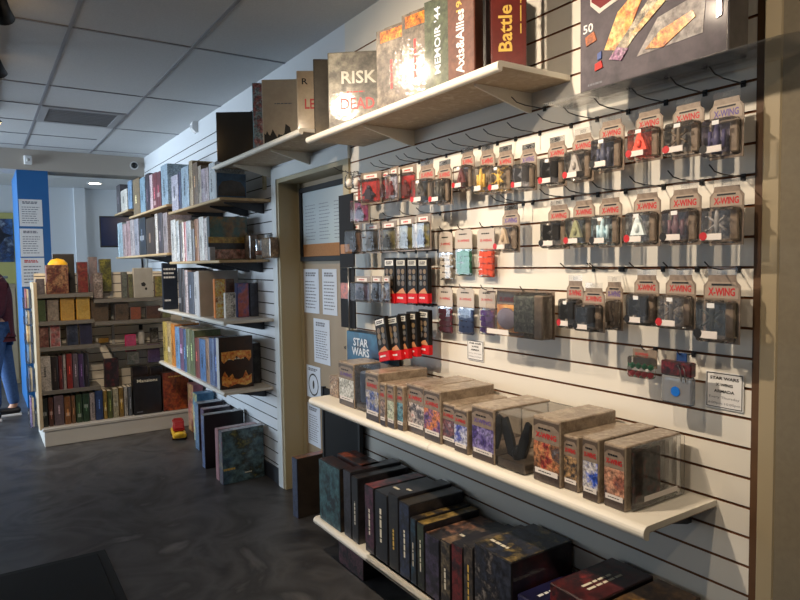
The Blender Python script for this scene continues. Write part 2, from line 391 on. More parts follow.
# carded model cartons on the counter: (pixel of front bottom far corner, near corner, height, depth, art colours, label)
def carton(label, x, yfar, ynear, h, dx, cols, window=False, rz=0, red=True, ink=REDT):
    if yfar < ynear: yfar, ynear = ynear, yfar
    w = yfar-ynear; t = thing('model_carton', label, 'boxed model', (x+dx/2, (yfar+ynear)/2, CZ), rz, 'model cartons on the counter shelf'); hx, hw = dx/2, w/2
    if not window:
        box_part('carton', TANTOP, t, -hx, hx, -hw, hw, 0, h, .003)
    else:
        aw = w*(.46 if window else .5)    # printed half at the far side, clear window at the near side
        box_part('carton', TANTOP, t, -hx, hx, hw-aw, hw, 0, h, .003)
        box_part('window', CLEAR, t, -hx, hx, -hw, hw-aw-.001, .001, h-.004, .006, 'clear plastic window')
        box_part('back_card', mat('pale_back_card', (196, 182, 162), .5), t, hx-.012, hx-.009, -hw+.004, hw-aw-.004, .031, h-.006, .001)
        box_part('carton_base', TAN, t, -hx+.01, hx-.01, -hw+.004, hw-aw-.004, .002, .03, .002)
        b = bmesh.new()
        dk = mat('dark_model', (36, 40, 44), .4)
        cy = -hw+(w-aw)/2
        if window == 'tray':
            rbx(b, -hx+.02, hx-.02, -hw+.012, hw-aw-.012, .03, h-.03, .008); rbx(b, -hx+.012, -hx+.022, cy-.02, cy+.02, h*.3, h*.6, .004); dk = mat('grey_blue_tray', (92, 104, 124), .35)
        for s in (-1, 1) if window != 'tray' else ():
            prism(b, [(cy+s*.006, .032), (cy+s*.034, .04), (cy+s*.056, h*.55), (cy+s*.060, h-.03), (cy+s*.044, h-.022), (cy+s*.014, h*.5), (cy+s*.002, .036)], -hx+.03, -hx+.042, 'x')
        if window != 'tray': tube(b, [(-hx+.036, cy, .03), (-hx+.036, cy, h*.3), (-hx+.036, cy, h*.42)], .012, 8, taper=[.012, .016, .005])
        obj('model', b, dk, t)
        hw2 = hw
    a0 = -hw+.003 if not window else hw-aw+.003
    a1 = hw-.003; mid = (a0+a1)/2; aw2 = a1-a0
    f = -hx-.0008
    box_part('picture', art(cols, 30, .25), t, f, f+.002, a0, a1, h*.2, h*.62, .0003)
    box_part('crest_panel', TAN, t, f-.0002, f+.002, a0, a1, h*.63, h*.97, .0003)
    box_part('lower_panel', art([(50, 40, 38), (84, 70, 62)], 30, .3), t, f, f+.002, a0, a1, .003, h*.19, .0003)
    box_part('name_strip', WLAB, t, f-.0006, f+.002, a0+aw2*.06, a1-aw2*.06, h*.135, h*.215, .0003)
    bars('front', (f-.001, mid, h*.175), aw2*.6, h*.03, 1, INK, t, 'name_print', hash_(label))
    lettering('X-WING', 'front', (f-.0012, mid, h*.73), aw2*.8, h*.085, ink, t, 'title', .03)
    bars('front', (f-.0012, mid, h*.83), aw2*.6, h*.03, 1, INK, t, 'tagline', 3, .9)
    # arch above the crest
    b = bmesh.new(); prism(b, [(a0+.001, h*.84), (a0+aw2*.2, h*.9), (a1-aw2*.2, h*.9), (a1-.001, h*.84), (a1-.001, h*.95), (a0+.001, h*.95)], f-.0006, f, 'x'); obj('crest_arch', b, mat('dark_tan', (84, 72, 62), .35), t)
    return t
def cy(px, py): return PZ(px, py, CZ).y
CTN = [
 ('carton with green and grey scene, second from the door end of the counter', 366, 418.7, 379, 424, .200, [(30, 40, 90), (60, 80, 150), (200, 190, 170), (40, 40, 60)], .24, None),
 ('narrow carton with red rider picture, third from counter door end', 379.4, 425, 387, 427, .170, [(90, 40, 40), (170, 150, 130), (60, 60, 70), (140, 60, 50)], .22, None),
 ('narrow carton with pale green picture, fourth from counter door end', 387.3, 427, 396.9, 429.5, .172, [(130, 150, 110), (200, 200, 180), (90, 110, 90)], .22, None),
 ('narrow carton with teal picture, fifth from counter door end', 397.2, 429.5, 406.7, 431.5, .172, [(20, 40, 60), (40, 90, 110), (120, 170, 180), (20, 20, 40)], .22, None),
 ('tan carton with white streak on dark picture, tallest pair, door side', 407.2, 431, 423, 438, .186, [(30, 30, 34), (60, 55, 60), (210, 200, 190), (150, 60, 50)], .25, None),
 ('tan carton with purple and orange blast picture, tallest pair, trim side', 424, 438.6, 441.4, 445, .186, [(34, 26, 60), (90, 60, 130), (240, 140, 50), (40, 30, 50)], .25, None),
 ('small carton with dark picture beside the tallest pair', 442, 444, 453.2, 450, .150, [(24, 28, 36), (50, 56, 74), (120, 60, 60), (180, 180, 190)], .24, None),
 ('small carton with blue and white ship picture, left of window box', 454, 450.5, 467.5, 456, .150, [(30, 40, 110), (70, 80, 170), (220, 220, 230), (40, 40, 60)], .24, None),
 ('red picture carton standing alone beside the dark-winged window box', 533, 479, 562, 489, .190, [(50, 34, 32), (150, 40, 40), (200, 140, 90), (60, 50, 50), (100, 110, 120)], .24, None),
 ('carton with black picture, first of three beside the red one', 567, 487, 581, 493, .155, [(16, 18, 24), (40, 44, 54), (190, 150, 100), (20, 40, 80)], .23, None),
 ('carton with bright blue picture, middle of three cartons', 581.8, 498, 600.4, 504, .170, [(20, 50, 140), (40, 80, 190), (230, 220, 200), (20, 30, 90)], .24, None),
]
CX = 1.333
for lab, xa, ya, xb, yb, h, cols, dx, _ in CTN:
    carton(lab.replace('left of window box', 'next to the window box').replace('carton with green and grey scene', 'tall carton with navy picture'), min(CX+.01, max(1.30, PZ(xa, ya, CZ).x)), cy(xa, ya)-.0005, cy(xb, yb)+.0015, h, dx, cols)
carton('wide window carton showing dark upright wings through its clear front', CX-.012, cy(468.7, 458), cy(531.5, 474.5), .176, .25, [(30, 24, 60), (70, 50, 120), (150, 140, 190), (30, 30, 40)], 'wide', 0, ink=PURT)
carton('wide window carton with pale battle scene nearest the door', CX+.02, 2.57, 2.262, .198, .145, [(200, 200, 196), (150, 150, 140), (220, 220, 214), (90, 86, 80)], 'tray', 0, ink=PURT)
# the last carton: its whole near side is a clear window
t = carton('last carton by the trim with a clear side window and reddish picture', CX, 1.075, 1.008, .168, .235, [(70, 80, 90), (160, 90, 70), (200, 150, 120), (60, 50, 60)])
b = bmesh.new(); rbx(b, -.10, .1175, -.047, -.0352, .002, .166, .004); obj('side_window', b, CLEAR, t)
box_part('inner_card', art([(46, 50, 50), (90, 86, 78), (150, 60, 50), (120, 112, 100)], 16), t, -.095, .02, -.0375, -.0355, .02, .15, .0003)
box_part('side_strip', WLAB, t, -.06, .08, -.0484, -.0472, .02, .034, .0003)
# small tan box and the blue lettered box behind
game_box('small_tan_box', 'small tan picture box at the door end of the counter', 'boxed model', 1.40, 2.665, 2.755, CZ, .085, .10, TAN, art([(190, 170, 140), (120, 90, 70), (210, 200, 180)], 40), art([(70, 40, 34), (120, 80, 60), (150, 130, 110)], 40), TANTOP, 0, None, (), None)
BLUE = noise_mat('blue_starfield', [(14, 34, 60), (24, 60, 96), (40, 96, 132), (16, 30, 52)], 5, .3)
bt = PW(345, 333, .11); bb = PW(399, 338, .11)
game_box('blue_board_game', 'dark blue box with big white lettering behind the cartons', 'board game', WX-.087, 2.42, 2.775, CZ, .066, bt.z-CZ+.01, BLUE, BLUE, BLUE, plain((16, 30, 50)), .04, None,
   (('STAR\nWARS', 'front', -.14, .27, .155, .085, PAPERB), ('#1', 'front', -.14, .06, .12, .008, PAPERB)), None)

# ------------------------------------------------------------------ low shelf, dark boxes
DK = mat('black_box_card', (26, 25, 27), .35)
def dark(c, s=26): return art([(18, 18, 22), c, (30, 28, 32), tuple(int(v*.5) for v in c)], s, .3)
def ly(px, py): return PW(px, py, .28).y
# (far px, near px, top z, spine colour, top colour, text colour, label)
LOW = [
 (345, 352.5, .300, (60, 58, 70), (50, 20, 20), None, 'slim black box beside the teal cover box on the low shelf'),
 (353, 359.5, .290, (30, 30, 34), (70, 60, 50), CREAM, 'black box with cream spine lettering, red box behind it, low shelf'),
 (366, 375, .285, (90, 46, 70), (150, 60, 60), CREAM, 'purple-spined box with red top edge on the low shelf'),
 (376, 388.5, .285, (24, 24, 30), (40, 40, 46), CREAM, 'black box with tall white spine label on the low shelf'),
 (389.5, 399.5, .305, (46, 44, 40), (44, 44, 48), GOLD, 'black box with gold spine lettering on the low shelf'),
 (400, 410.5, .296, (50, 60, 90), (60, 50, 30), CREAM, 'navy box with yellow top corner on the low shelf'),
 (411, 417, .255, (40, 70, 90), (160, 130, 60), CREAM, 'thin box, first of the yellow-cornered pair on low shelf'),
 (417.6, 425, .252, (60, 70, 50), (170, 140, 70), CREAM, 'thin box, second of the yellow-cornered pair on low shelf'),
 (425.6, 440, .230, (76, 66, 92), (160, 110, 80), None, 'lilac-spined box with tan and red top on the low shelf'),
 (441, 451, .238, (110, 98, 78), (150, 120, 90), CREAM, 'brown-topped box with pale lettering along its top edge'),
 (452, 463.5, .250, (120, 40, 40), (40, 30, 34), None, 'dark red picture box between brown-topped and striped boxes'),
 (464, 474, .270, (90, 80, 70), (90, 80, 70), GOLD, 'box with gold stripes along its top, before the thick box'),
]
for i, (a, b, ht, sc, tc, tx, lab) in enumerate(LOW):
    y1, y0 = ly(a, 520), ly(b, 520)
    ht = ht-.0 
    tcol = art([(26, 26, 30), tc, (40, 38, 42), (24, 24, 28)], 9, .3)
    texts = []
    if tx: texts.append(('#1', 'frontup', .02*(i % 3-1), -.05+.03*(i % 4), ht*(.34+.06*(i % 4)), (y1-y0)*.3, tx))
    if i in (3, 4, 9): texts.append(('#1', 'top', 0, -.2, (y1-y0)*.5, .03, CREAM))
    game_box('board_game', lab, 'board game', WX-.285, y0+.001, y1-.001, LZ, .265, ht, DK, dark(sc), dark((50, 46, 50), 12), tcol, 0, 'dark board games on the low shelf', texts)
game_box('board_game', 'teal cover game facing out at the door end of the low shelf', 'board game', WX-.29, ly(343, 520)+.004, 2.715, LZ, .075, .29, DK, art([(16, 22, 30), (30, 60, 72), (70, 110, 116), (24, 28, 36), (40, 40, 46)], 12, .25), dark((60, 50, 40)), dark((60, 30, 26)), 0, 'dark board games on the low shelf', (), 'near')
game_box('board_game', 'red-spined box behind the teal cover game on the low shelf', 'board game', WX-.20, 2.45, 2.70, LZ, .10, .30, DK, dark((60, 30, 30)), dark((70, 40, 30)), art([(20, 18, 20), (36, 28, 28), (150, 70, 40), (24, 22, 24)], 9, .3), 0, 'dark board games on the low shelf', (), 'top')
t = game_box('board_game', 'thick dark box with yellow and white pictures on its top', 'board game', WX-.285, 1.405, ly(475, 560)-.002, LZ, .27, .292, DK, art([(18, 20, 28), (40, 46, 62), (24, 22, 26), (170, 160, 150)], 14, .3), art([(20, 18, 22), (34, 30, 36), (90, 34, 36)], 9, .35), art([(20, 26, 40), (44, 56, 80), (24, 26, 34), (150, 130, 70), (170, 90, 80)], 11, .25), 0, 'dark board games on the low shelf', (('#1', 'top', -.1, -.28, .11, .03, CREAM),), 'near')
game_box('board_game', 'navy purple box with slanted white title beside the thick box', 'board game', WX-.27, 1.315, 1.397, LZ, .25, .195, mat('navy_card', (26, 26, 62), .3), dark((40, 40, 90)), dark((40, 38, 90), 10), art([(24, 24, 54), (36, 36, 80), (20, 20, 40)], 9, .3), 0, 'dark board games on the low shelf', (('#1', 'topnear', 0.1, 0.0, .17, .024, PAPER),), 'near')
game_box('board_game', 'long red and black box lying low near the trim', 'board game', WX-.29, 1.10, 1.245, LZ, .27, .30, mat('dark_red_card', (50, 18, 18), .35), dark((130, 40, 40)), dark((40, 30, 30), 10), art([(36, 14, 14), (90, 26, 26), (26, 16, 18), (150, 50, 46)], 9, .3), 0, 'dark board games on the low shelf', (('#2', 'topnear', 0.05, 0.0, .16, .04, CREAM),), 'near')
game_box('board_game', 'brown and gold box lying nearest the trim on the low shelf', 'board game', WX-.29, .955, 1.085, LZ, .27, .30, mat('brown_card', (72, 48, 24), .4), dark((120, 90, 50)), dark((60, 46, 30), 10), art([(90, 62, 30), (120, 84, 40), (60, 40, 22), (170, 130, 60)], 9, .35), 0, 'dark board games on the low shelf', (), 'near')
game_box('board_game', 'tall dark box leaning by the tan door on the floor', 'board game', 1.455, 3.30, 3.365, 0, .255, .345, DK, art([(30, 34, 50), (60, 70, 100), (36, 34, 40)], 20, .3), art([(44, 38, 34), (56, 48, 42), (38, 34, 32)], 6, .3), art([(60, 60, 66), (110, 90, 80), (170, 90, 60), (40, 40, 46)], 16, .25), .06, None)
t = thing('black_board', 'black upright board standing under the door end of the counter', 'board', (WX-.028, 2.97, 0))
BB = mat('black_board_face', (17, 18, 21), .6, 0, .2)
b = bmesh.new(); rbx(b, -.006, .006, -.205, .205, 0, .76, .002); obj('panel', b, BB, t)
b = bmesh.new(); rbx(b, -.012, .010, .19, .212, 0, .765, .002); rbx(b, -.012, .010, -.212, -.19, 0, .765, .002); obj('edge_strip', b, BLACK, t)
# floor box in the shade under the low shelf
b0 = PZ(322, 553, 0)
game_box('storage_box', 'black box with pink edge on the floor under the low shelf', 'box', 1.40, 2.46, 2.70, .0, .15, .16, DK, dark((120, 70, 80)), None, None, 0, None, (), 'top')

# ------------------------------------------------------------------ high shelves
WRAP = 'shrink-wrapped'
def uy(px, d=.28): return PW(px, 80, d).y
GLOSSY = .12
game_box('board_game', 'black box with small white figure between maroon and brown boxes', 'board game', WX-.255, 1.540, uy(476)-.004, U1Z, .13, .31, DK, plain((16, 15, 16), .25), None, None, 0, 'wrapped strategy games on the high shelf', (('#2', 'front', 0, .32, .03, .05, PAPER),))
game_box('board_game', 'brown red box with white upright title on the high shelf', 'board game', WX-.285, uy(475)+.030, uy(451.5)+.024, U1Z, .22, .30, mat('brown_red_card', (96, 58, 46), .25), art([(110, 66, 54), (90, 54, 44), (124, 84, 66)], 16, .4), None, None, .2, 'wrapped strategy games on the high shelf', (('Axis&Allies', 'frontup', -.02, -.12, .20, .034, PAPER), ('1942', 'frontup', -.05, .32, .075, .024, GOLD)))
game_box('board_game', 'green box with pale upright title on the high shelf', 'board game', WX-.285, uy(451)+.027, uy(428.5)+.025, U1Z, .22, .295, mat('olive_card', (84, 92, 74), .25), art([(84, 94, 72), (60, 70, 56), (120, 124, 100)], 14, .4), None, None, .2, 'wrapped strategy games on the high shelf', (("MEMOIR '44", 'frontup', 0, .02, .22, .028, PAPERB),))
for i, (a, b, tz, lab) in enumerate(((428, 406, .295, 'silvery shrink-wrapped box with red upright print on high shelf'), (405.3, 381, .29, 'shiny shrink-wrapped box with orange corner, door side of silvery box'))):
    t = game_box('board_game', lab, 'board game', WX-.285, uy(a)+.027, uy(b)+.025, U1Z, .22, tz, mat('silver_grey_card', (120, 106, 92), .18), art([(120, 110, 98), (86, 76, 68), (160, 150, 136)], 12, .3, .30), art([(90, 78, 66), (110, 100, 86)], 12, .3, .3), None, .21, 'wrapped strategy games on the high shelf', (('#1', 'frontup', 0, -.05, .14, .025, REDT),))
    w = abs(uy(a)-uy(b))
    box_part('corner_print', art([(60, 40, 30), (210, 110, 40), (230, 180, 60)], 40, .2), t, -.1115, -.109, -w*.35, w*.35, tz*.82, tz*.96, .0003)
# boxes turned so that their covers face the room's near end
def turned(label, xl, xr, ty, z, d, ang, body, front, near, dy=None, spx=None, texts=(), group='upright games on the high shelves', py=120):
    """A: bottom corner between spine and cover; ang: how far the cover is turned from the wall's normal"""
    A = PW(xl, py, d); e1 = Vector((math.cos(ang), -math.sin(ang))); e2 = Vector((math.sin(ang), math.cos(ang)))
    def reach(px, e):
        r = ray(px, py); den = r.x*e.y-r.y*e.x
        return (A.x*r.y-A.y*r.x)/den
    w = reach(xr, e1)
    if dy is None: dy = reach(spx, e2)
    r = ray(xl, ty); h = CAM.z+r.z*(A.x/r.x)-z
    c = Vector((A.x, A.y))+e1*(w/2)+e2*(dy/2)
    return game_box('board_game', label, 'board game', c.x-w/2, c.y-dy/2, c.y+dy/2, z, w, h, body, front, near, None, -ang, group, texts), w, dy, h
HG = 'wrapped strategy games on the high shelf'
turned('thick maroon box with gold script title at the end of high shelf', 491.5, 527, -45, U1Z, .265, .66, mat('maroon_card', (74, 26, 22), .25), plain((80, 28, 24), .25), art([(84, 26, 22), (100, 34, 28), (76, 24, 20)], 10, .2), .045, None, (('Battle Cry', 'nearup', -.05, .02, .25, .055, GOLD), ('#1', 'nearup', .33, .1, .2, .008, GOLD)), HG, 60)
turned('grey shrink-wrapped box with red lettering turned towards the viewer', 329, 384, 52, U1Z, .285, .70, mat('grey_green_card', (104, 100, 88), .18), plain((66, 62, 54), .15), art([(120, 116, 104), (150, 146, 132), (100, 96, 86), (66, 62, 56)], 9, .3, .10), .06, None, (('RISK', 'near', .06, .17, .155, .055, mat('pale_grey_ink', (196, 192, 180), .3)), ('DEAD', 'near', .03, -.17, .15, .05, REDT), ('#1', 'near', .04, -.02, .1, .012, REDT)), HG)
turned('cream box with bold red letters beside the grey wrapped box', 297.5, 318, 70, U2Z, .22, .55, mat('cream_card', (190, 170, 144), .35), plain((176, 160, 136)), art([(200, 182, 154), (188, 168, 142)], 10, .35), .05, None, (('LE', 'near', .12, .0, .05, .05, REDT), ('R', 'near', -.1, .34, .03, .03, INK)))
t, w, dy, h = turned('tan box with black silhouettes and a teal picture edge above door', 262.5, 298.5, 79, U2Z, .27, .6, mat('tan_kraft_card', (176, 158, 134), .4), art([(120, 160, 170), (150, 180, 186), (170, 70, 70), (200, 190, 180)], 26, .35), art([(206, 188, 162), (200, 182, 156)], 10, .4), .06, None, (('#1', 'near', .1, .14, .10, .012, GREYINK),))
_b = b = bmesh.new(); rr = random.Random(4); pts = [(-w*.46, .006)]
for i in range(24): pts.append((-w*.46+w*.92*i/23, .03+rr.uniform(.02, .07)*(.5+.9*abs(math.sin(i*.23+1.2)))))
pts.append((w*.46, .006)); prism(b, pts, -dy/2-.0016, -dy/2-.0008, 'y'); obj('silhouette_print', b, INK, t)
turned('charcoal glossy box peeking out behind the grey wrapped box', 314.5, 346, 58, U1Z, .285, .5, mat('charcoal_card', (50, 47, 42), .15), plain((44, 42, 38), .15), art([(52, 49, 44), (66, 62, 56), (44, 42, 38)], 8, .14), .06, None, (), HG)
turned('teal picture box peeking out behind the tan silhouette box', 253, 285, 82, U2Z, .27, .5, mat('teal_card', (100, 140, 150), .35), plain((100, 140, 150)), art([(120, 160, 170), (150, 180, 186), (170, 70, 70), (200, 190, 180)], 26, .35), .05)
turned('square black box with glossy face above the far shelves', 216, 254.5, 112, U2Z, .26, .58, mat('gloss_black_card', (22, 20, 18), .12), plain((24, 22, 20), .12), art([(20, 18, 15), (34, 30, 24), (18, 16, 15)], 8, .10), .06)

# ------------------------------------------------------------------ hooks and hanging packs
def hook_mesh(L):
    b = bmesh.new()
    tube(b, [(0, 0, 0), (-L*.6, 0, .001), (-L*.85, 0, .006), (-L, 0, .020)], .0017, 6)
    bx(b, -.003, .0, -.006, .006, -.008, .008)
    return b
HB = {}
def hook(y, z, L, label):
    if L not in HB:
        o = obj('hanging_hook', hook_mesh(L), WIRE); HB[L] = o
    else:
        o = HB[L].copy(); COL.objects.link(o)
    o.location = (WX-.001, y, z-.004); tag(o, label, 'hook', 'wire peg hooks on the slat wall'); return o

# shared pack parts, unit size .088 x .14
PWID, PHT = .088, .140
def pack_parts():
    P = {}
    hw, h = PWID/2, PHT
    b = bmesh.new(); prism(b, [(-hw, .0), (hw, 0), (hw, h-.022), (hw-.010, h-.012), (hw-.012, h), (-hw+.012, h), (-hw+.010, h-.012), (-hw, h-.022)], -.001, .001, 'x'); P['card'] = (b, TAN)
    b = bmesh.new(); rbx(b, -.0004, .0004, -hw*.8, hw*.8, h-.002, h+.017, .0002); rbx(b, -.0006, .0006, -.012, .012, h+.003, h+.013, .0002, 1, 0); P['hang_tab'] = (b, CLEAR)
    b = bmesh.new(); rbx(b, -.046, -.0012, -hw+.002, hw-.002, .004, h*.64, .009, 3); P['blister'] = (b, CLEAR)
    b = bmesh.new(); rbx(b, -.012, -.0025, -hw+.008, -hw+.030, .012, h*.60, .003); P['insert'] = (b, TAN)
    b = bmesh.new(); rbx(b, -.0472, -.0460, -hw*.35, hw*.92, .012, .027, .0003); P['name_label'] = (b, WLAB)
    b = bmesh.new(); disc(b, (-.0475, hw*.72, .0215), .010, 'x', .0012); P['emblem'] = (b, REDT)
    b = bmesh.new(); prism(b, [(-hw+.004, h*.66), (hw-.004, h*.66), (hw-.004, h*.80), (hw-.012, h*.90), (-hw+.012, h*.90), (-hw+.004, h*.80)], -.0018, -.001, 'x'); P['crest'] = (b, mat('crest_tan', (158, 142, 126), .4))
    out = {}
    for k, (bm_, m) in P.items():
        me = bpy.data.meshes.new(k); bm_.to_mesh(me); bm_.free(); me.materials.append(m); out[k] = me
    return out
PP = pack_parts()
def ship_mesh(kind):
    b = bmesh.new(); cx, cyy, cz = -.024, .010, .052
    if kind == 0:       # four crossed wings
        tube(b, [(cx, cyy, cz-.03), (cx, cyy, cz-.005), (cx, cyy, cz+.02), (cx, cyy, cz+.034)], .006, 8, taper=[.003, .007, .006, .003])
        for a in (35, 145, 215, 325):
            e = Vector((cx, cyy+.028*math.cos(math.radians(a)), cz+.028*math.sin(math.radians(a))))
            tube(b, [(cx, cyy, cz), e], .003, 6); tube(b, [e, e+Vector((-.012, 0, 0))], .0018, 6)
    elif kind == 1:     # broad wedge
        prism(b, [(cyy-.024, cz-.022), (cyy+.024, cz-.022), (cyy+.008, cz+.02), (cyy, cz+.03), (cyy-.008, cz+.02)], cx-.006, cx+.004, 'x')
        blob(b, (cx-.008, cyy, cz-.004), .006, .008, .012)
    elif kind == 2:     # long hull with side pods
        tube(b, [(cx, cyy, cz-.034), (cx, cyy, cz-.01), (cx, cyy, cz+.03)], .008, 8, taper=[.006, .011, .004])
        for s in (-1, 1): tube(b, [(cx, cyy+s*.018, cz-.028), (cx, cyy+s*.018, cz+.012)], .005, 8); bx(b, cx-.002, cx+.002, cyy, cyy+s*.018, cz-.012, cz-.004)
    else:               # two tall side plates and a round cabin
        blob(b, (cx, cyy, cz), .010, .010, .010)
        for s in (-1, 1):
            prism(b, [(cx-.016, cz-.022), (cx+.016, cz-.022), (cx+.02, cz), (cx+.016, cz+.026), (cx-.016, cz+.026), (cx-.02, cz)], cyy+s*.020-.001, cyy+s*.020+.001, 'y')
            tube(b, [(cx, cyy, cz), (cx, cyy+s*.02, cz)], .003, 6)
    bx(b, cx-.01, cx+.01, cyy-.008, cyy+.008, cz-.042, cz-.038); tube(b, [(cx, cyy, cz-.04), (cx, cyy, cz-.02)], .0016, 6)
    me = bpy.data.meshes.new('model'); b.to_mesh(me); b.free(); me.materials.append(BLACK); return me
SHIPS = [ship_mesh(i) for i in range(4)]
TXT = {}
def inst(name, me, m, parent, loc=(0, 0, 0)):
    o = bpy.data.objects.new(name, me); COL.objects.link(o); o.parent = parent; o.location = loc
    if m is not None:
        o.material_slots[0].link = 'OBJECT'; o.material_slots[0].material = m
    return o
XW = text_mesh('X-WING', .03).copy()
for v in XW.vertices: v.co = Vector((0, -v.co.x*.064, v.co.y*.017))
XW.materials.clear(); XW.materials.append(REDT)
b = bmesh.new(); bx(b, -.0026, -.0022, -.024, .024, 0, .004); TAG = bpy.data.meshes.new('tagline'); b.to_mesh(TAG); b.free(); TAG.materials.append(INK)
b = bmesh.new(); rbx(b, -.047, -.0465, -.008, .010, 0, .010, .0002); STK = bpy.data.meshes.new('price_sticker'); b.to_mesh(STK); b.free(); STK.materials.append(PAPER)
b = bmesh.new(); bx(b, -.0022, -.0012, -.012, .037, .016, .082); BGM = bpy.data.meshes.new('background_print'); b.to_mesh(BGM); b.free(); BGM.materials.append(BLACK)
_bgc = {}
def bgm(c):
    c = tuple(int(.7*v+.3*q) for v, q in zip(c, (158, 146, 132)))
    if c not in _bgc: _bgc[c] = art([tuple(int(v*.5) for v in c), c, tuple(min(255, int(v*1.3)) for v in c)], 30, .4)
    return _bgc[c]
def pack(desc, x0, x1, y0, y1, d, hz, ship, scol, bg, purple=False, sticker=False, emblem=None, hookL=.15, swing=0, hooked=True):
    a, c, e = PW(x0, y0, d), PW(x1, y1, d), PW(x1, y0, d)
    w = a.y-c.y; ztop = (a.z+e.z)/2; h = ztop-c.z
    s = w/PWID; sz = h/PHT
    t = thing('hanging_blister_pack', desc, 'blister pack', (WX-d, (a.y+c.y)/2, ztop-h), swing, 'carded blister packs on the slat wall')
    t.scale = (1, s, sz)
    inst('card', PP['card'], None, t); inst('hang_tab', PP['hang_tab'], None, t); inst('crest', PP['crest'], None, t)
    inst('background_print', BGM, bgm(bg), t)
    inst('blister', PP['blister'], None, t); inst('insert', PP['insert'], None, t)
    inst('name_label', PP['name_label'], None, t); inst('emblem', PP['emblem'], emblem or REDT, t)
    inst('model', SHIPS[ship], plain(tuple(min(255, int(v*1.15+14)) for v in scol)), t)
    inst('title', XW, PURT if purple else None, t, (-.0024, 0, PHT*.755)); inst('tagline', TAG, None, t, (0, 0, PHT*.845))
    if sticker is not False: inst('price_sticker', STK, None, t, (0, .0, PHT*.53))
    if hooked:
        hook((a.y+c.y)/2, hz, hookL, 'wire hook for ' + desc)
        hz2 = hz
    return t
H0, H3, H6 = SZ0, SZ0-3*SP, SZ0-6*SP
TOPR, MIDR, LOWR = 'top hook row', 'second hook row', 'third hook row'
PK = [
 # desc, x0, x1, y0, y1, d, hook z, ship, ship colour, background
 ('pack with purple lettering, top row beside the trim', 710, 743.6, 98, 156, .075, H0, 2, (60, 56, 90), (86, 80, 110), True),
 ('pack with bronze model, second from the trim, top row', 673, 704, 104, 155, .075, H0, 0, (90, 76, 60), (60, 56, 54)),
 ('pack with red orange model, third from the trim, top row', 636, 663, 111, 159, .075, H0, 1, (220, 66, 44), (210, 70, 50)),
 ('pack with navy picture, fourth from the trim, top row', 599.5, 624.5, 120.5, 170, .075, H0, 2, (60, 64, 84), (34, 40, 66)),
 ('pack with silver round model, fifth from the trim, top row', 572.6, 594, 134, 180.6, .065, H0, 1, (150, 146, 140), (90, 86, 84)),
 ('pack with black model, sixth from the trim, top row', 548, 567, 142, 186, .065, H0, 3, (26, 26, 28), (40, 40, 44)),
 ('pack with twin-panel model, seventh from the trim, top row', 520.5, 537, 149, 190, .055, H0, 3, (96, 98, 104), (110, 112, 120), True),
 ('pack with yellow model, eighth from the trim, top row', 497.5, 514, 151, 192.5, .05, H0, 0, (196, 160, 70), (120, 110, 96)),
 ('pack with mustard model, ninth from the trim, top row', 480, 495.5, 150, 194, .05, H0, 2, (186, 150, 60), (116, 108, 96)),
 ('pack with dark red model, tenth from the trim, top row', 461, 475, 152, 190, .06, H0, 1, (90, 40, 38), (70, 44, 40)),
 ('pack with charcoal picture, eleventh from the trim, top row', 437.5, 452.5, 165, 204, .09, H0, 2, (50, 48, 44), (46, 44, 40)),
 ('pack with brown-black picture, twelfth from the trim, top row', 419, 435.5, 165, 204, .10, H0, 1, (60, 56, 50), (50, 48, 44)),
 ('pack with grey crossed model, second row beside the trim', 710, 743.6, 186, 244.5, .075, H3, 0, (130, 126, 122), (86, 82, 80)),
 ('pack with maroon picture, second from the trim, second row', 670, 701, 189, 244.5, .075, H3, 2, (90, 60, 66), (74, 56, 60)),
 ('pack with glinting pale model, third from the trim, second row', 634, 660.5, 193, 246, .075, H3, 1, (200, 210, 220), (130, 132, 136)),
 ('pack with pale blue model, fourth from the trim, second row', 599.5, 622, 198, 247, .07, H3, 2, (170, 200, 216), (110, 130, 140), False, True),
 ('pack with olive model, fifth from the trim, second row', 573.5, 595, 200.5, 247, .065, H3, 1, (130, 130, 90), (70, 76, 70)),
 ('pack with black-white model, sixth from the trim, second row', 548.5, 570, 205, 249, .065, H3, 3, (30, 30, 32), (60, 58, 58)),
 ('lone pack with beige model beside the orange bag, second row', 502.5, 520, 210, 252.5, .06, H3, 1, (180, 160, 136), (150, 134, 118), True),
 ('large pack with dark green picture, third row beside the trim', 704, 740, 275, 345, .075, H6, 0, (70, 72, 66), (34, 44, 44)),
 ('pack with thin crossed model, second from the trim, third row', 666, 695.5, 275, 331, .075, H6, 0, (120, 112, 100), (140, 128, 112)),
 ('pack with small dark model, third from the trim, third row', 634.6, 659, 275, 327, .075, H6, 3, (60, 60, 58), (90, 86, 80)),
 ('half-hidden plain pack behind two dark ones, third row', 606, 623, 282, 331, .04, H6, 1, (120, 110, 100), (130, 118, 104), True),
 ('pack with black model overlapping its neighbour, third row', 583, 605, 288, 333, .12, H6, 3, (26, 26, 28), (32, 34, 38)),
 ('pack with black panels, last dark one of the third row', 567, 584, 281, 330, .085, H6, 3, (22, 24, 26), (30, 32, 36)),
]
for q in PK:
    r_ = q[10:] if len(q) > 10 else ()
    pack(q[0].replace('pack', 'tan blister pack', 1), *q[1:10], purple=(r_[0] if r_ else False), sticker=(True if (len(r_) > 1 or hash_(q[0]) % 2) else False), emblem=(INK if hash_(q[0]) % 3 == 0 else REDT))
# bare hooks
for px, py, k, lab in ((545, 104, -1, 'bare wire hook near the acrylic shelf end'), (533, 205, 3, 'bare wire hook between the lone pack and the second row'),):
    q = PW(px, py, 0); hook(q.y, SZ0-k*SP, .15, lab)

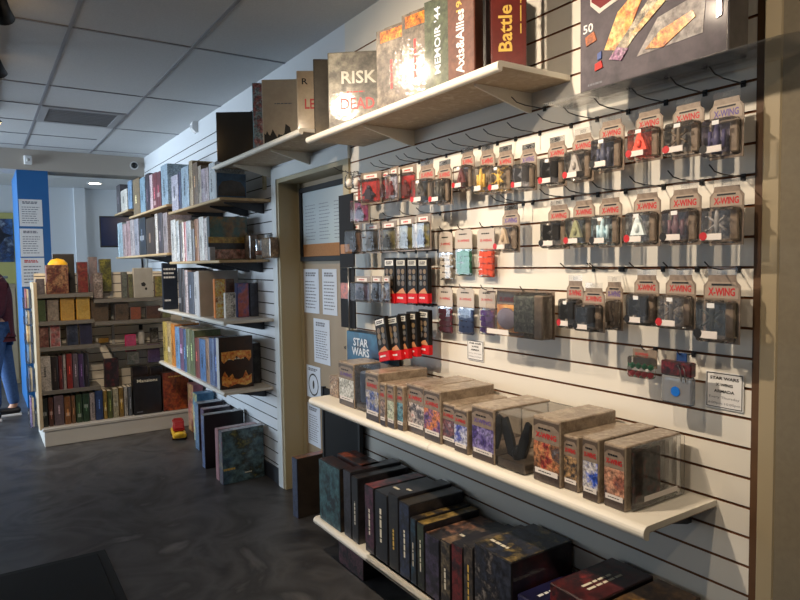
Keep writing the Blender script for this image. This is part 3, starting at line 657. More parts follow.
# bags with tan header cards
def header_bag(desc, x0, x1, y0, y1, d, hz, col, hh=.42):
    a, c = PW(x0, y0, d), PW(x1, y1, d); w = a.y-c.y; h = a.z-c.z
    t = thing('hanging_accessory_bag', desc, 'accessory pack', (WX-d, (a.y+c.y)/2, c.z), 0, 'bagged accessories on the slat wall')
    b = bmesh.new(); prism(b, [(-w/2, h*(1-hh)), (w/2, h*(1-hh)), (w/2, h*.94), (w*.36, h), (-w*.36, h), (-w/2, h*.94)], -.0012, .0012, 'x'); obj('header_card', b, mat('grey_tan_card', (186, 176, 166), .45), t)
    b = bmesh.new(); rbx(b, -.007, .007, -w*.46, w*.46, 0, h*(1-hh)+.004, .006, 2); obj('bag', b, CLEAR, t)
    b = bmesh.new(); rr = random.Random(hash_(desc))
    for i in range(3):
        for j in range(4):
            yy, zz = -w*.38+w*.76*(i+.5)/3+rr.uniform(-.003, .003), .006+(h*(1-hh)-.014)*(j+.5)/4+rr.uniform(-.002, .002)
            b2 = bmesh.new(); s = w*.11; bx(b2, -.004, .004, -s*1.15, s*1.15, -s*.9, s*.9)
            merge(b, b2, 0, Matrix.Translation((rr.uniform(-.0015, .0015), yy, zz)) @ Matrix.Rotation(rr.uniform(-.5, .5), 4, 'X'))
    obj('tokens', b, plain(col, .3), t)
    lettering('X-WING', 'front', (-.0018, 0, h*(1-hh*.58)), w*.7, h*.055, REDT, t, 'title', .03)
    bars('front', (-.0018, 0, h*(1-hh*.25)), w*.5, h*.03, 1, INK, t, 'tagline', 5, .9)
    if hz: hook((a.y+c.y)/2, hz, .06, 'wire hook for ' + desc)
K = lambda k: SZ0-k*SP
header_bag('bag of clear grey tokens, above the dark red bag', 438.5, 453, 233, 280, .03, K(4), (196, 186, 172))
header_bag('bag of green tokens with tan header card', 455, 472.5, 230, 276, .03, K(4), (20, 120, 84))
header_bag('bag of orange tokens with tan header card', 477.5, 495, 229, 277.5, .03, K(4), (232, 84, 34))
header_bag('bag of dark red tokens with tan header card', 437.5, 453, 287, 334, .03, K(7), (140, 24, 56))
header_bag('bag of blue tokens with tan header card', 457, 474.5, 287.5, 335.6, .03, K(7), (44, 84, 150))
header_bag('bag of purple tokens with tan header card', 479, 495.5, 288, 336, .03, K(7), (96, 44, 140))
# wide clamshell with orange picture
a, c = PW(497, 289, .06), PW(555, 341, .06)
w, h = a.y-c.y, a.z-PW(497, 333, .06).z
t = thing('hanging_clamshell_pack', 'wide clear clamshell with orange picture and a grey tray', 'blister pack', (WX-.06, (a.y+c.y)/2, a.z-h))
hw = w/2
box_part('card', TAN, t, -.001, .001, -hw, hw, 0, h, .0005); box_part('blister', CLEAR, t, -.06, -.0015, -hw, hw, .002, h-.004, .008)
box_part('picture', art([(236, 150, 60), (240, 190, 110), (200, 110, 60), (150, 140, 150)], 12, .35), t, -.003, -.001, hw*.22, hw*.98, h*.04, h*.66, .0003)
box_part('crest', TAN, t, -.0035, -.001, hw*.22, hw*.98, h*.67, h*.97, .0003)
lettering('X-WING', 'front', (-.0042, hw*.6, h*.78), w*.28, h*.11, REDT, t, 'title', .03)
b = bmesh.new(); lathe(b, [(.001, -.006), (.044, -.003), (.05, 0), (.042, .004), (.012, .008), (.001, .009)], n=24)
for v in b.verts: v.co = Matrix.Rotation(math.radians(-90), 3, 'Y') @ Vector((v.co.x*.75, v.co.y, v.co.z)); v.co += Vector((-.012, hw*.55, h*.36))
obj('round_print', b, plain((150, 142, 160)), t)
box_part('tray', noise_mat('camouflage_tray', [(70, 72, 74), (110, 116, 108), (60, 62, 66), (140, 146, 136)], 50, .4), t, -.04, -.002, -hw*.62, hw*.12, h*.1, h*.9, .006)
box_part('insert', TAN, t, -.052, -.002, -hw*.96, -hw*.68, h*.02, h*.92, .004)
box_part('name_label', WLAB, t, -.0614, -.0602, hw*.1, hw*.9, h*.04, h*.15, .0003)
hook(t.location.y, K(7)+.0, .08, 'wire hook holding the wide clear clamshell with orange picture')
# dice and round-emblem packs low on the wall
a, c = PW(633, 348, .05), PW(657, 379, .05); w, h = a.y-c.y, a.z-c.z
t = thing('hanging_dice_pack', 'small clear pack of red and green dice under the third row', 'dice pack', (WX-.05, (a.y+c.y)/2, c.z))
box_part('card', TAN, t, -.001, .001, -w/2, w/2, h*.35, h, .0005); box_part('blister', CLEAR, t, -.03, -.001, -w/2, w/2, 0, h*.75, .005)
for rows, m, zz in ((4, plain((20, 140, 90)), h*.40), (4, plain((190, 30, 50)), h*.12)):
    for i in range(rows):
        b = bmesh.new(); bmesh.ops.create_icosphere(b, subdivisions=1, radius=.0095); obj('die', b, m, t, (-.015, -w*.38+w*.76*i/3, zz))
lettering('X-WING', 'front', (-.0016, .01, h*.82), w*.55, h*.1, REDT, t, 'title', .03)
hook(t.location.y, K(9), .07, 'wire hook holding the small pack of red and green dice')
a, c = PW(666, 352, .06), PW(696, 406, .06); w, h = a.y-c.y, a.z-c.z
t = thing('hanging_card_deck_pack', 'clear pack with black top and blue round emblem beside the sign', 'accessory pack', (WX-.06, (a.y+c.y)/2, c.z))
box_part('bag', glassy('blue_clear_plastic', (196, 212, 226), .25), t, -.022, .0, -w/2, w/2, 0, h*.56, .004)
box_part('insert', mat('pale_blue_card', (172, 184, 196), .4), t, -.012, -.006, -w*.44, w*.44, .006, h*.54, .001)
b = bmesh.new(); disc(b, (-.0235, .0, h*.26), .013, 'x', .0015); obj('emblem', b, plain((24, 104, 196), .3), t)
box_part('top_block', art([(24, 20, 22), (40, 30, 32), (120, 30, 36), (30, 26, 28)], 40), t, -.024, .0, -w/2, w/2, h*.57, h*.86, .003)
box_part('hang_tab', plain((30, 60, 110), .3), t, -.002, .002, -w*.2, w*.14, h*.84, h*1.02, .001)
b = bmesh.new()
for i in range(2): tube(b, [(-.026, -w*.1-i*.012, h*.8), (-.030, -w*.2-i*.012, h*.7), (-.027, -w*.22-i*.012, h*.48)], .0016, 6)
obj('wire_clip', b, STEEL, t)
hook(t.location.y, K(9), .08, 'wire hook holding the clear pack with blue round emblem')
# printed signs on the slats
def sign(name, label, x0, x1, y0, y1, lines, d=.004):
    a, c = PW(x0, y0, d), PW(x1, y1, d); w, h = a.y-c.y, (a.z-c.z)
    t = thing(name, label, 'sign', (WX-d, (a.y+c.y)/2, c.z))
    box_part('paper', PAPER, t, -.0006, .0006, -w/2, w/2, 0, h, .0002)
    b = bmesh.new(); g = .003; e = .002
    for (p0, p1, q0, q1) in ((-w/2+g, w/2-g, g, g+e), (-w/2+g, w/2-g, h-g-e, h-g), (-w/2+g, -w/2+g+e, g, h-g), (w/2-g-e, w/2-g, g, h-g)): bx(b, -.0012, -.0007, p0, p1, q0, q1)
    obj('border', b, INK, t)
    for s, v, tw, th, m, bold in lines: lettering(s, 'front', (-.0012, 0, h*v), w*tw, h*th, m, t, 'lettering', bold)
sign('wall_sign', 'white bordered paper sign with event times beside the trim', 706, 743.5, 370, 413, (('STAR WARS', .83, .76, .085, INK, .035), ('X-WING', .655, .45, .085, INK, .035), ('ARMADA', .48, .54, .085, INK, .035), ('Every Thursday', .30, .8, .085, GREYINK, .0), ('6:00pm-10:00pm', .14, .84, .08, GREYINK, .0)))
sign('wall_sign', 'small white paper sign under the blue token bag', 467.3, 483.6, 339, 362, (('STAR WARS', .84, .72, .09, INK, .035), ('X-WING', .68, .42, .09, INK, .035), ('ARMADA', .52, .52, .09, INK, .035), ('Every Thursday', .34, .78, .07, GREYINK, 0), ('6:00pm-10:00pm', .18, .8, .07, GREYINK, 0)))

# red packs near the door end, top row
def small_pack(name, desc, x0, x1, y0, y1, d, hz, col, col2, cat='miniature pack', hookL=.12, depth=.03, group='packs at the door end of the slat wall', swing=0):
    a, c, e = PW(x0, y0, d), PW(x1, y1, d), PW(x0, y1, d); w = a.y-c.y; h = a.z-c.z
    t = thing(name, desc, cat, (WX-d, (a.y+c.y)/2, c.z), swing, group)
    box_part('card', TAN, t, -.001, .001, -w/2, w/2, 0, h, .0005)
    box_part('picture', art([tuple(int(v*.4) for v in col), col, col2], 26, .3), t, -.0025, -.0008, -w*.42, w*.42, h*.1, h*.72, .0003)
    box_part('blister', CLEAR, t, -depth, -.001, -w*.47, w*.47, h*.04, h*.78, .006)
    b = bmesh.new(); cx_ = -depth*.55
    blob(b, (cx_, 0, h*.52), depth*.25, w*.10, h*.07); prism(b, [(-w*.16, h*.16), (w*.16, h*.16), (w*.12, h*.46), (-w*.12, h*.46)], cx_-.006, cx_+.006, 'x')
    prism(b, [(-w*.3, h*.3), (-w*.1, h*.42), (w*.1, h*.42), (w*.3, h*.3), (w*.26, h*.26), (-w*.26, h*.26)], cx_-.003, cx_+.003, 'x')
    obj('figure', b, plain(tuple(int(v*.75) for v in col2)), t)
    box_part('name_label', WLAB, t, -.0022, -.001, -w*.3, w*.34, h*.80, h*.93, .0003)
    bars('front', (-.0026, 0, h*.865), w*.4, h*.05, 1, REDT, t, 'name_print', hash_(desc), .9)
    if hz: hook((a.y+c.y)/2, hz, hookL, 'wire hook for ' + desc)
    return t
H = H0
small_pack('hanging_miniature_pack', 'pack with big red picture beside the charcoal pack, top row', 401, 416, 167, 200, .10, H, (190, 36, 30), (120, 40, 36), swing=.1)
small_pack('hanging_miniature_pack', 'white and blue pack second among the red ones, top row', 389.5, 399.5, 168, 200, .13, H, (190, 196, 214), (170, 60, 60), swing=-.1)
small_pack('hanging_miniature_pack', 'narrow red pack third from the door end, top row', 381, 390, 172, 201, .09, H, (180, 40, 44), (90, 40, 40))
small_pack('hanging_miniature_pack', 'tilted red pack second from the door end, top row', 363.5, 379, 174, 203, .12, H, (196, 44, 36), (60, 50, 70), swing=.25)
small_pack('hanging_miniature_pack', 'red and violet pack hanging lowest at the door end', 355.5, 368, 195, 223, .13, None, (150, 50, 80), (70, 60, 110), swing=.2)
for i, (px, nm) in enumerate(((349.5, 'first'), (356.5, 'second'))):
    q = PW(px, 196, .16)
    t = thing('hang_bag', ('clear' if i == 0 else 'clear white') + ' bag with pale cap hanging at the door end, ' + nm + ' from door', 'accessory pack', (q.x, q.y, q.z+.03), 0, 'clear bags at the door end')
    b = bmesh.new(); lathe(b, [(.008, 0), (.022, .01), (.022, .05), (.012, .068), (.012, .08)], n=14); obj('bag', b, CLEAR, t)
    b = bmesh.new(); blob(b, (0, 0, .03), .014, .014, .02); obj('filling', b, WLAB, t)
hook(PW(353, 190, .1).y, H, .2, 'long wire hook carrying the clear bags at the door end')
# second row: dark picture packs
for i, (x0, x1, y0, y1, c1, c2, nm) in enumerate(((348.5, 362.5, 224, 254, (110, 80, 56), (40, 34, 30), 'dark oval'), (365.5, 380.5, 224, 253, (50, 40, 30), (80, 70, 50), 'black brown'), (382, 397.5, 222, 252, (120, 110, 60), (60, 56, 40), 'blue and olive'), (399, 415, 218, 251, (120, 116, 60), (80, 76, 50), 'olive green'), (416.5, 431.5, 215, 250, (130, 120, 56), (70, 90, 140), 'yellow green'))):
    small_pack('hanging_miniature_pack', nm + ' picture pack in the second row, ' + ('fifth', 'fourth', 'third', 'second', 'first')[i] + ' from the bags', x0, x1, y0, y1, .085, H3, c1, c2)
# third row: bluish blocks
for i, (x0, x1, nm) in enumerate(((354.5, 371, 'violet grey'), (371.8, 382.5, 'dark blue'), (383.5, 390.5, 'pale blue'))):
    small_pack('hanging_miniature_pack', nm + ' block pack above the white-lettered blue box', x0, x1, 276, 303, .10, None, ((110, 90, 110), (50, 60, 90), (140, 160, 190))[i], ((60, 60, 90), (40, 40, 56), (220, 224, 230))[i])
hook(PW(368, 272, .1).y, K(6), .2, 'long wire hook over the violet grey block packs')
# black and red strip packs
def strip(desc, x0, x1, y0, y1, d, hz, first=False, rx=0):
    a, c = PW(x0, y0, d), PW(x1, y1, d); w = a.y-c.y; h = a.z-c.z
    t = thing('hanging_strip_pack', desc, 'figure pack', (WX-d, (a.y+c.y)/2, c.z), 0, 'black and red strip packs'); t.rotation_euler.x = rx
    box_part('carton', mat('strip_black', (24, 22, 22), .5, 0, .25), t, -.022, .0, -w/2, w/2, h*.22, h, .002)
    box_part('red_base', mat('strip_red', (196, 22, 30), .5, 0, .25), t, -.0225, .0, -w/2, w/2, 0, h*.22, .002)
    box_part('logo_panel', mat('strip_grey', (200, 196, 184), .4) if not first else PAPER, t, -.0232, -.0215, -w*.4, w*.4, h*.83, h*.95, .0003)
    bars('front', (-.0238, 0, h*.89), w*.6, h*.08, 2, INK, t, 'logo_print', 2, .7)
    for i in range(3):
        for j in (-1, 1):
            b = bmesh.new(); disc(b, (-.0228, j*w*.2, h*(.44+.13*i)), w*.15, 'x', .0012, 12); obj('portrait_dot', b, plain(((104, 86, 70), (92, 90, 88), (120, 98, 66))[(i+(j > 0)) % 3]), t)
    b = bmesh.new(); prism(b, [(-w*.45, h*.22), (w*.45, h*.22), (w*.1, h*.30), (-w*.2, h*.34)], -.0236, -.0222, 'x'); obj('flash_print', b, plain((190, 128, 84)), t)
    bars('front', (-.0236, 0, h*.12), w*.7, h*.05, 1, PAPER, t, 'name_print', 4, .8)
    if hz: hook((a.y+c.y)/2, hz, .08, 'wire hook for ' + desc)
for i, (x0, x1) in enumerate(((388, 399), (399.8, 410.6), (411.2, 421.6), (422.2, 432.3))):
    strip('black and red strip pack, upper row, ' + ('white topped, farthest from tan bags', 'third from the token bags', 'second from the token bags', 'beside the token bags')[i], x0, x1, 258, 303.5, .06, K(5), i == 0)
for i, (x0, x1, dy, d, rx) in enumerate(((383, 394.5, 316, .15, -.22), (394, 406, 315, .13, -.16), (403.5, 413, 313, .11, -.08), (411.5, 422, 311, .085, -.05), (422.4, 433.2, 309, .06, 0))):
    strip('black and red strip pack, lower row, ' + ('tilted, farthest from token bags', 'tilted, fourth from token bags', 'third from token bags', 'second from token bags', 'beside the dark red bag')[i], x0, x1, dy, dy+46, d, K(8), i == 0, rx)
# dark hanging strip at the very edge of the slat wall
a, c = PW(339, 196, .10), PW(356, 329, .10); w, h = a.y-c.y, a.z-c.z
t = thing('hanging_strip', 'tall dark hanging poster strip beside the framed schedule', 'poster', (WX-.10, (a.y+c.y)/2, c.z))
box_part('panel', mat('strip_panel', (22, 22, 26), .6, 0, .2), t, -.004, .004, -w/2, w/2, 0, h, .002)
box_part('orange_print', art([(40, 24, 20), (190, 80, 40), (60, 40, 36)], 20), t, -.0055, -.0035, -w*.1, w*.45, h*.22, h*.34, .0003)
box_part('yellow_print', plain((150, 100, 40)), t, -.0055, -.0035, -w*.4, w*.4, h*.56, h*.63, .0003)
b = bmesh.new(); tube(b, [(-.012, -w*.2, -.01), (-.012, -w*.2, h*.46)], .004, 8); tube(b, [(-.012, w*.3, h*.455), (-.012, -w*.9, h*.455)], .003, 6); obj('wire_rod', b, STEEL, t)
hook(t.location.y, K(0)-.0, .1, 'wire hook above the tall dark poster strip')

# clear shelf and the large box at the top
q0, q1 = PW(545, 105, .18), PW(770, 45, .18)
t = thing('acrylic_shelf', 'clear acrylic shelf under the huge picture box', 'shelf', (WX, (q0.y+.70)/2, 1.901))
hw = (q0.y-.70)/2
b = bmesh.new(); prism(b, [(-.022, .0), (-.185, 0), (-.185, .004), (-.018, .004), (-.018, .05), (-.022, .05)], -hw, hw, 'y'); obj('sheet', b, ACRYL, t)
by0, by1 = PW(728, 40, .178).y, PW(580, 60, .178).y
t = game_box('large_board_game', 'huge picture box with orange and white streaks on clear shelf', 'board game', WX-.178, by0, by1, 1.9055, .085, .42, mat('slate_card', (86, 82, 86), .25), art([(74, 66, 74), (92, 84, 92), (60, 56, 64)], 7, .5, 0, .06), art([(96, 92, 96), (120, 116, 114)], 10), None, 0, None, (('50', 'front', -.43, -.10, .034, .024, PAPER), ('#1', 'front', -.36, -.465, .06, .012, GREYINK)), None)
BWD = by1-by0
FX = -.0440
def shard(name, pts, m, k=0):
    b = bmesh.new(); prism(b, [((.5-u)*BWD, v*.42+.028) for u, v in pts], FX-k*.0006, FX+.001, 'x'); o = obj(name, b, m, t); return o
shard('title_plate', [(.17, .43), (.45, .50), (.50, .8), (.1, .8), (.1, .49)], plain((120, 20, 26), .3), 3)
shard('title_rim', [(.16, .40), (.46, .48), (.51, .82), (.08, .82), (.09, .47)], plain((214, 208, 200), .3), 2)
shard('dark_panel', [(.60, .30), (.90, .42), (.98, .8), (.60, .8)], plain((96, 88, 80), .3), 1)
shard('pale_panel', [(.44, .055), (.58, .24), (.88, .30), (.86, .07)], art([(190, 186, 184), (140, 132, 130), (206, 200, 194)], 14, .5, 0, .06), 1)
shard('flame_streak', [(.20, .16), (.33, .12), (.48, .40), (.42, .44), (.30, .36)], art([(190, 70, 20), (250, 170, 70), (255, 220, 150), (120, 50, 30)], 18, .3), 2)
shard('white_streak', [(.26, .12), (.34, .10), (.70, .42), (.60, .44)], art([(210, 200, 180), (120, 110, 96), (236, 220, 180), (80, 76, 74)], 24, .3), 3)
shard('yellow_streak', [(.40, .20), (.46, .20), (.82, .45), (.74, .46)], art([(190, 140, 60), (240, 210, 140), (90, 70, 60)], 30, .3), 4)
shard('orange_burst', [(.50, .08), (.62, .06), (.82, .17), (.80, .21), (.60, .16)], art([(150, 60, 20), (226, 140, 50), (240, 190, 100), (90, 50, 40)], 34, .3), 5)
shard('pink_burst', [(.24, .09), (.33, .06), (.38, .12), (.30, .15)], art([(190, 120, 150), (120, 80, 120), (230, 200, 210)], 40, .3), 5)
shard('red_mark', [(.13, .045), (.19, .055), (.18, .10), (.13, .09)], plain((190, 40, 36), .3), 5)
shard('blue_mark', [(.15, .11), (.18, .115), (.18, .16), (.15, .15)], plain((80, 100, 160), .3), 5)
shard('orange_smudge', [(.06, .22), (.14, .24), (.12, .30), (.05, .28)], art([(90, 60, 50), (200, 110, 60), (80, 60, 60)], 40, .3), 4)
shard('red_side_print', [(.94, .12), (.97, .13), (.97, .8), (.94, .8)], art([(120, 30, 34), (70, 40, 44)], 60, .3), 5)

# ------------------------------------------------------------------ notices on the door
def notice(label, x0, x1, y0, y1, d, rows, m=PAPERB, face='front', y=None, ring=False, cat='notice', head=GREYINK):
    if face == 'front':
        a, c = PW(x0, y0, d), PW(x1, y1, d); w, h = a.y-c.y, a.z-c.z
        t = thing('paper_sign', label, cat, (WX-d, (a.y+c.y)/2, c.z))
        box_part('paper', m, t, -.0006, .0006, -w/2, w/2, 0, h, .0002); o = (-.001, 0)
    else:
        a, c = PY(x0, y0, y), PY(x1, y1, y); w, h = c.x-a.x, a.z-c.z
        t = thing('paper_sign', label, cat, ((a.x+c.x)/2, y, c.z))
        box_part('paper', m, t, -w/2, w/2, -.0006, .0006, 0, h, .0002)
    P = (lambda z: (-.0011, 0, z)) if face == 'front' else (lambda z: (0, -.0011, z))
    bars(face, P(h*.88), w*.7, h*.10, 2, head, t, 'heading', hash_(label), .75)
    if ring:
        b = bmesh.new(); r = w*.36; n = 24
        for i in range(n):
            a1, a2 = 2*math.pi*i/n, 2*math.pi*(i+1)/n
            b.faces.new([b.verts.new((-.0012, r*k*math.cos(q), h*.42+r*k*math.sin(q))) for k, q in ((1, a1), (1, a2), (.86, a2), (.86, a1))])
        blob(b, (-.0012, 0, h*.42), .0006, r*.18, r*.4); obj('ring_print', b, INK, t)
    else: bars(face, P(h*.42), w*.78, h*.66, rows, GREYINK, t, 'printed_lines', hash_(label)+1, .32)
    return t
ND = -.128
notice('paper notice under the framed schedule, on the hinge side', 303.5, 319.5, 269, 314, ND, 9)
notice('paper notice under the framed schedule, beside the dark poster strip', 322, 337.5, 269, 316, ND, 9)
notice('long paper notice alone in the middle of the door', 313.5, 330.5, 318, 366, ND, 12)
notice('paper notice with a printed ring above the counter end', 306.5, 321, 364, 401, ND, 8, ring=True)
notice('lowest paper notice on the door below the counter end', 307.5, 321, 402, 449, ND, 12)
a, c = PW(302.5, 188, ND), PW(360, 262, ND); zt, zb = 1.915, PW(306, 261.5, ND).z
y1, y0 = PW(303, 230, ND).y, 3.03
t = thing('framed_schedule', 'black framed whiteboard schedule hanging on the tan door', 'notice board', (WX+.124, (y0+y1)/2, zb)); hw, h = (y1-y0)/2, zt-zb
b = bmesh.new(); g = .03
for (p0, p1, q0, q1) in ((-hw, hw, 0, g), (-hw, hw, h-g, h), (-hw, -hw+g, g, h-g), (hw-g, hw, g, h-g)): rbx(b, -.02, 0, p0, p1, q0, q1, .002)
obj('frame', b, mat('frame_black', (14, 15, 19), .5, 0, .25), t)
box_part('board', mat('glossy_whiteboard', (178, 192, 200), .16), t, -.008, 0, -hw+g, hw-g, g, h-g, .0005)
box_part('cork_strip', noise_mat('cork', [(150, 104, 62), (166, 118, 72)], 90, .8), t, -.0095, -.007, -hw+g, hw-g, g, g+.075, .0005)
for k in range(3): bars('front', (-.0088, hw*.6-k*hw*.55, h*.52), hw*.42, h*.5, 11, GREYINK, t, 'written_lines', k, .2)

# ------------------------------------------------------------------ books and games on the far shelves
def book(label, y0, y1, z, h, dx, col, x, cat='book', group=None, thick_band=True, soft=False):
    if y0 > y1: y0, y1 = y1, y0
    w = max(y1-y0-.0015, .006); t = thing('book', label, cat, (x+dx/2, (y0+y1)/2, z), 0, group); hx, hw = dx/2, w/2
    m = art([tuple(int(v*.75) for v in col), col, tuple(min(255, int(v*1.12)) for v in col)], 34, .32)
    b = bmesh.new(); c = min(.003, hw*.3)
    prism(b, [(-hx+.004, hw), (-hx+.001, hw*.6), (-hx, 0), (-hx+.001, -hw*.6), (-hx+.004, -hw), (hx, -hw), (hx, -hw+c), (-hx+.006, -hw+c), (-hx+.006, hw-c), (hx, hw-c), (hx, hw)], 0, h, 'z'); obj('cover', b, m, t)
    b = bmesh.new(); bx(b, -hx+.0065, hx-.004, -hw+c+.0003, hw-c-.0003, .003, h-.004); obj('pages', b, PAGES, t)
    lum = sum(col)/3
    q = hash_(label)
    bars('frontup', (-hx-.0012, 0, h*(.45+.02*(q % 7))), h*(.25+.04*(q % 6)), w*.2, 1, plain(tuple(int(v*.45) for v in col) if lum > 110 else tuple(min(255, int(v*1.9+30)) for v in col)), t, 'spine_title', q, .8)
    if q % 3 == 0:
        z_ = h*(.1+.1*(q % 5)); b = bmesh.new(); bx(b, -hx-.0009, -hx+.002, -hw*.6, hw*.6, z_, z_+h*.12); obj('spine_band', b, plain(tuple(int((v+ (230, 200, 190)[q % 3])/2) for v in col)), t)
    return t
ORD = ['first', 'second', 'third', 'fourth', 'fifth', 'sixth', 'seventh', 'eighth', 'ninth', 'tenth', 'eleventh', 'twelfth', 'thirteenth', 'fourteenth', 'fifteenth']
def row(items, z, d, where, depth=.2, group=None, far=7.52):
    """items: (px far, px near, py top, colour, look)"""
    last = far
    for i, (a, b, ty, col, look) in enumerate(items):
        ya, yb = PW(a, ty, d).y, PW(b, ty, d).y
        ya = min(ya, last); last = yb
        if ya-yb < .012: yb = ya-.02; last = yb
        h = max(.08, PW((a+b)/2, ty, d).z-z)
        book('%s, %s from the far end of %s' % (look, ORD[i], where), yb, ya, z, h, depth, col, WX-d, group=group)
row([(113, 119.5, 186, (66, 60, 66), 'dark grey book'), (120, 126.5, 190, (206, 200, 190), 'white book'), (127, 131, 181, (120, 150, 180), 'pale blue book')], L1F, .31, 'the farthest top shelf', group='books on the farthest top shelf')
row([(132, 138.6, 179, (130, 110, 80), 'brown gold book'), (139, 144, 178, (130, 160, 180), 'light blue book'), (144.4, 148.5, 174, (50, 40, 50), 'near-black book'), (148.8, 151.4, 175, (200, 180, 190), 'pale pink book'), (151.8, 155.6, 173, (112, 50, 60), 'maroon book'), (155.8, 159.6, 172, (104, 44, 56), 'dark maroon book'), (160, 166.5, 165, (150, 176, 196), 'sky blue book')], L1M, .31, 'the middle top shelf', group='books on the middle top shelf', far=6.73)
row([(169, 177, 176, (186, 186, 204), 'pale lilac book'), (177.4, 180, 172, (40, 50, 90), 'navy book'), (180.2, 187.6, 167, (160, 184, 204), 'pale blue book'), (188, 191.4, 161, (180, 158, 124), 'tan book'), (191.8, 196.4, 163, (116, 90, 64), 'brown book'), (196.8, 200, 166, (170, 156, 140), 'grey tan book'), (200.3, 204, 169, (176, 160, 172), 'mauve book'), (204.2, 207.4, 168, (190, 172, 176), 'pink grey book'), (207.8, 214, 163, (196, 202, 206), 'white book')], L1N, .31, 'the top shelf by the door', group='books on the top shelf by the door', far=5.19)
game_box('board_game', 'dark maroon box standing behind the pale lilac book', 'board game', WX-.105, 5.02, 5.19, L1N, .1, .27, mat('maroon_dark_card', (70, 34, 38), .35), None, dark((70, 34, 38)), None, 0, None, (), None)
row([(113, 117, 225, (120, 160, 176), 'teal grey book'), (117.3, 121.5, 223, (180, 200, 210), 'white blue book'), (121.8, 125.5, 224, (186, 160, 160), 'dusty pink book'), (125.8, 129, 221, (170, 140, 140), 'rose grey book'), (129.3, 133, 220, (176, 166, 166), 'grey book'), (133.3, 137.6, 219, (150, 150, 160), 'slate grey book'), (138, 144.6, 218, (40, 46, 56), 'black blue book'), (145, 153.6, 218, (60, 46, 36), 'wide brown-black book'), (154, 156.5, 214, (200, 196, 192), 'thin white book'), (156.8, 161.6, 213, (66, 60, 68), 'charcoal book'), (162, 166.5, 213, (150, 140, 144), 'ash grey book')], L2F, .31, 'the far second shelf', group='books on the far second shelf')
row([(170, 174.6, 220, (206, 208, 208), 'white book'), (174.9, 178, 221, (190, 196, 200), 'silver white book'), (178.2, 180.6, 224, (70, 60, 66), 'thin dark book'), (180.8, 182.8, 222, (200, 190, 180), 'cream book'), (183, 185, 222, (170, 80, 80), 'thin red book'), (185.2, 190, 221, (190, 194, 200), 'grey white book'), (190.2, 193.4, 229, (110, 110, 116), 'short grey book'), (193.6, 197.4, 219, (150, 96, 60), 'rust-topped book'), (197.8, 202.6, 217, (214, 212, 210), 'bright white book'), (202.9, 207, 218, (212, 200, 198), 'pinkish white book')], L2N, .31, 'the second shelf by the door', group='books on the second shelf by the door')
row([(177, 180.4, 268, (34, 34, 40), 'black book'), (180.8, 183.4, 269, (50, 48, 54), 'charcoal book'), (183.8, 186.6, 270, (196, 180, 180), 'white and red book'), (187, 192.6, 272, (70, 80, 96), 'dark-topped slate book'), (193, 197.4, 272, (206, 206, 208), 'white book')], L3Z, .31, 'the third shelf by the door', group='books on the third shelf by the door')
row([(162, 166, 322, (196, 170, 90), 'yellow tan book'), (166.2, 170, 323, (186, 160, 110), 'sand book'), (170.2, 173.8, 324, (206, 130, 50), 'orange book'), (174.2, 178.4, 327, (110, 150, 190), 'light blue book'), (178.6, 182.2, 328, (110, 80, 110), 'plum book'), (182.4, 185, 329, (60, 90, 130), 'denim blue book'), (185.2, 188.4, 329, (110, 120, 90), 'grey green book'), (188.6, 193.4, 330, (96, 106, 70), 'olive book'), (194, 198.4, 338, (120, 50, 46), 'brick red book'), (198.6, 204.4, 339, (80, 120, 170), 'mid blue book'), (204.6, 208, 338, (160, 120, 90), 'clay book'), (208.2, 213, 338, (90, 110, 150), 'steel blue book'), (213.2, 217.4, 338, (60, 80, 130), 'deep blue book')], L4Z, .31, 'the lowest shelf by the door', .2, group='books on the lowest shelf by the door')
def face_box(label, x0, x1, ty, z, y, cols, dx, dy=.06, body=(60, 60, 66), rz=0, texts=(), name='board_game', cat='board game', scale=14, spine=None, rough=.3, group=None):
    """box whose cover faces the viewer; y is the cover plane"""
    a, c = PY(x0, ty, y), PY(x1, ty, y)
    return game_box(name, label, cat, a.x, y, y+dy, z, c.x-a.x, a.z-z, plain(body, .35), plain(spine or body, .35), art(cols, scale, rough), None, rz, group, texts)
t = face_box('blue box with dark building picture beside the white book', 216, 246, 172, L1N, 4.035, [(30, 60, 90), (50, 90, 130), (40, 70, 100)], .3, .06, (180, 186, 190))
b = bmesh.new(); prism(b, [(-.09, .02), (.09, .02), (.085, .075), (.06, .11), (0, .12), (-.06, .11), (-.085, .075)], -.0318, -.0305, 'y'); obj('building_print', b, art([(40, 34, 32), (74, 60, 52), (30, 28, 30)], 30), t)
_t = face_box('landscape box with teal orange and red bands on second shelf', 209, 247, 216, L2N, 4.24, [(60, 110, 120), (80, 120, 110), (170, 120, 60), (60, 70, 80)], .3, .06, (60, 70, 80), scale=7)
t = _t
for z0_, z1_, cc in ((.115, .155, [(190, 140, 60), (220, 180, 90), (120, 110, 70)]), (.075, .115, [(60, 90, 110), (80, 70, 70), (40, 60, 80)]), (.01, .072, [(170, 60, 50), (200, 180, 170), (150, 50, 46)])):
    box_part('band_print', art(cc, 12), t, -.14, .14, -.0318, -.0306, z0_, z1_, .0003)
face_box('short white box in front of the landscape box', 209.5, 215, 247, L2N, 4.19, [(200, 200, 204), (180, 180, 186)], .05, .025, (200, 200, 204))
t = thing('tin_can', 'shiny silver tin standing at the end of the second shelf', 'tin', (PY(259.5, 257, 4.08).x, 4.08, L2N))
b = bmesh.new(); lathe(b, [(.026, 0), (.028, .003), (.028, .125), (.026, .13), (.022, .131)], n=20); obj('can', b, mat('silver_tin', (190, 196, 204), .2, .85), t)
b = bmesh.new(); lathe(b, [(.0284, .03), (.0284, .06)], n=20); obj('paper_band', b, plain((150, 110, 90)), t)
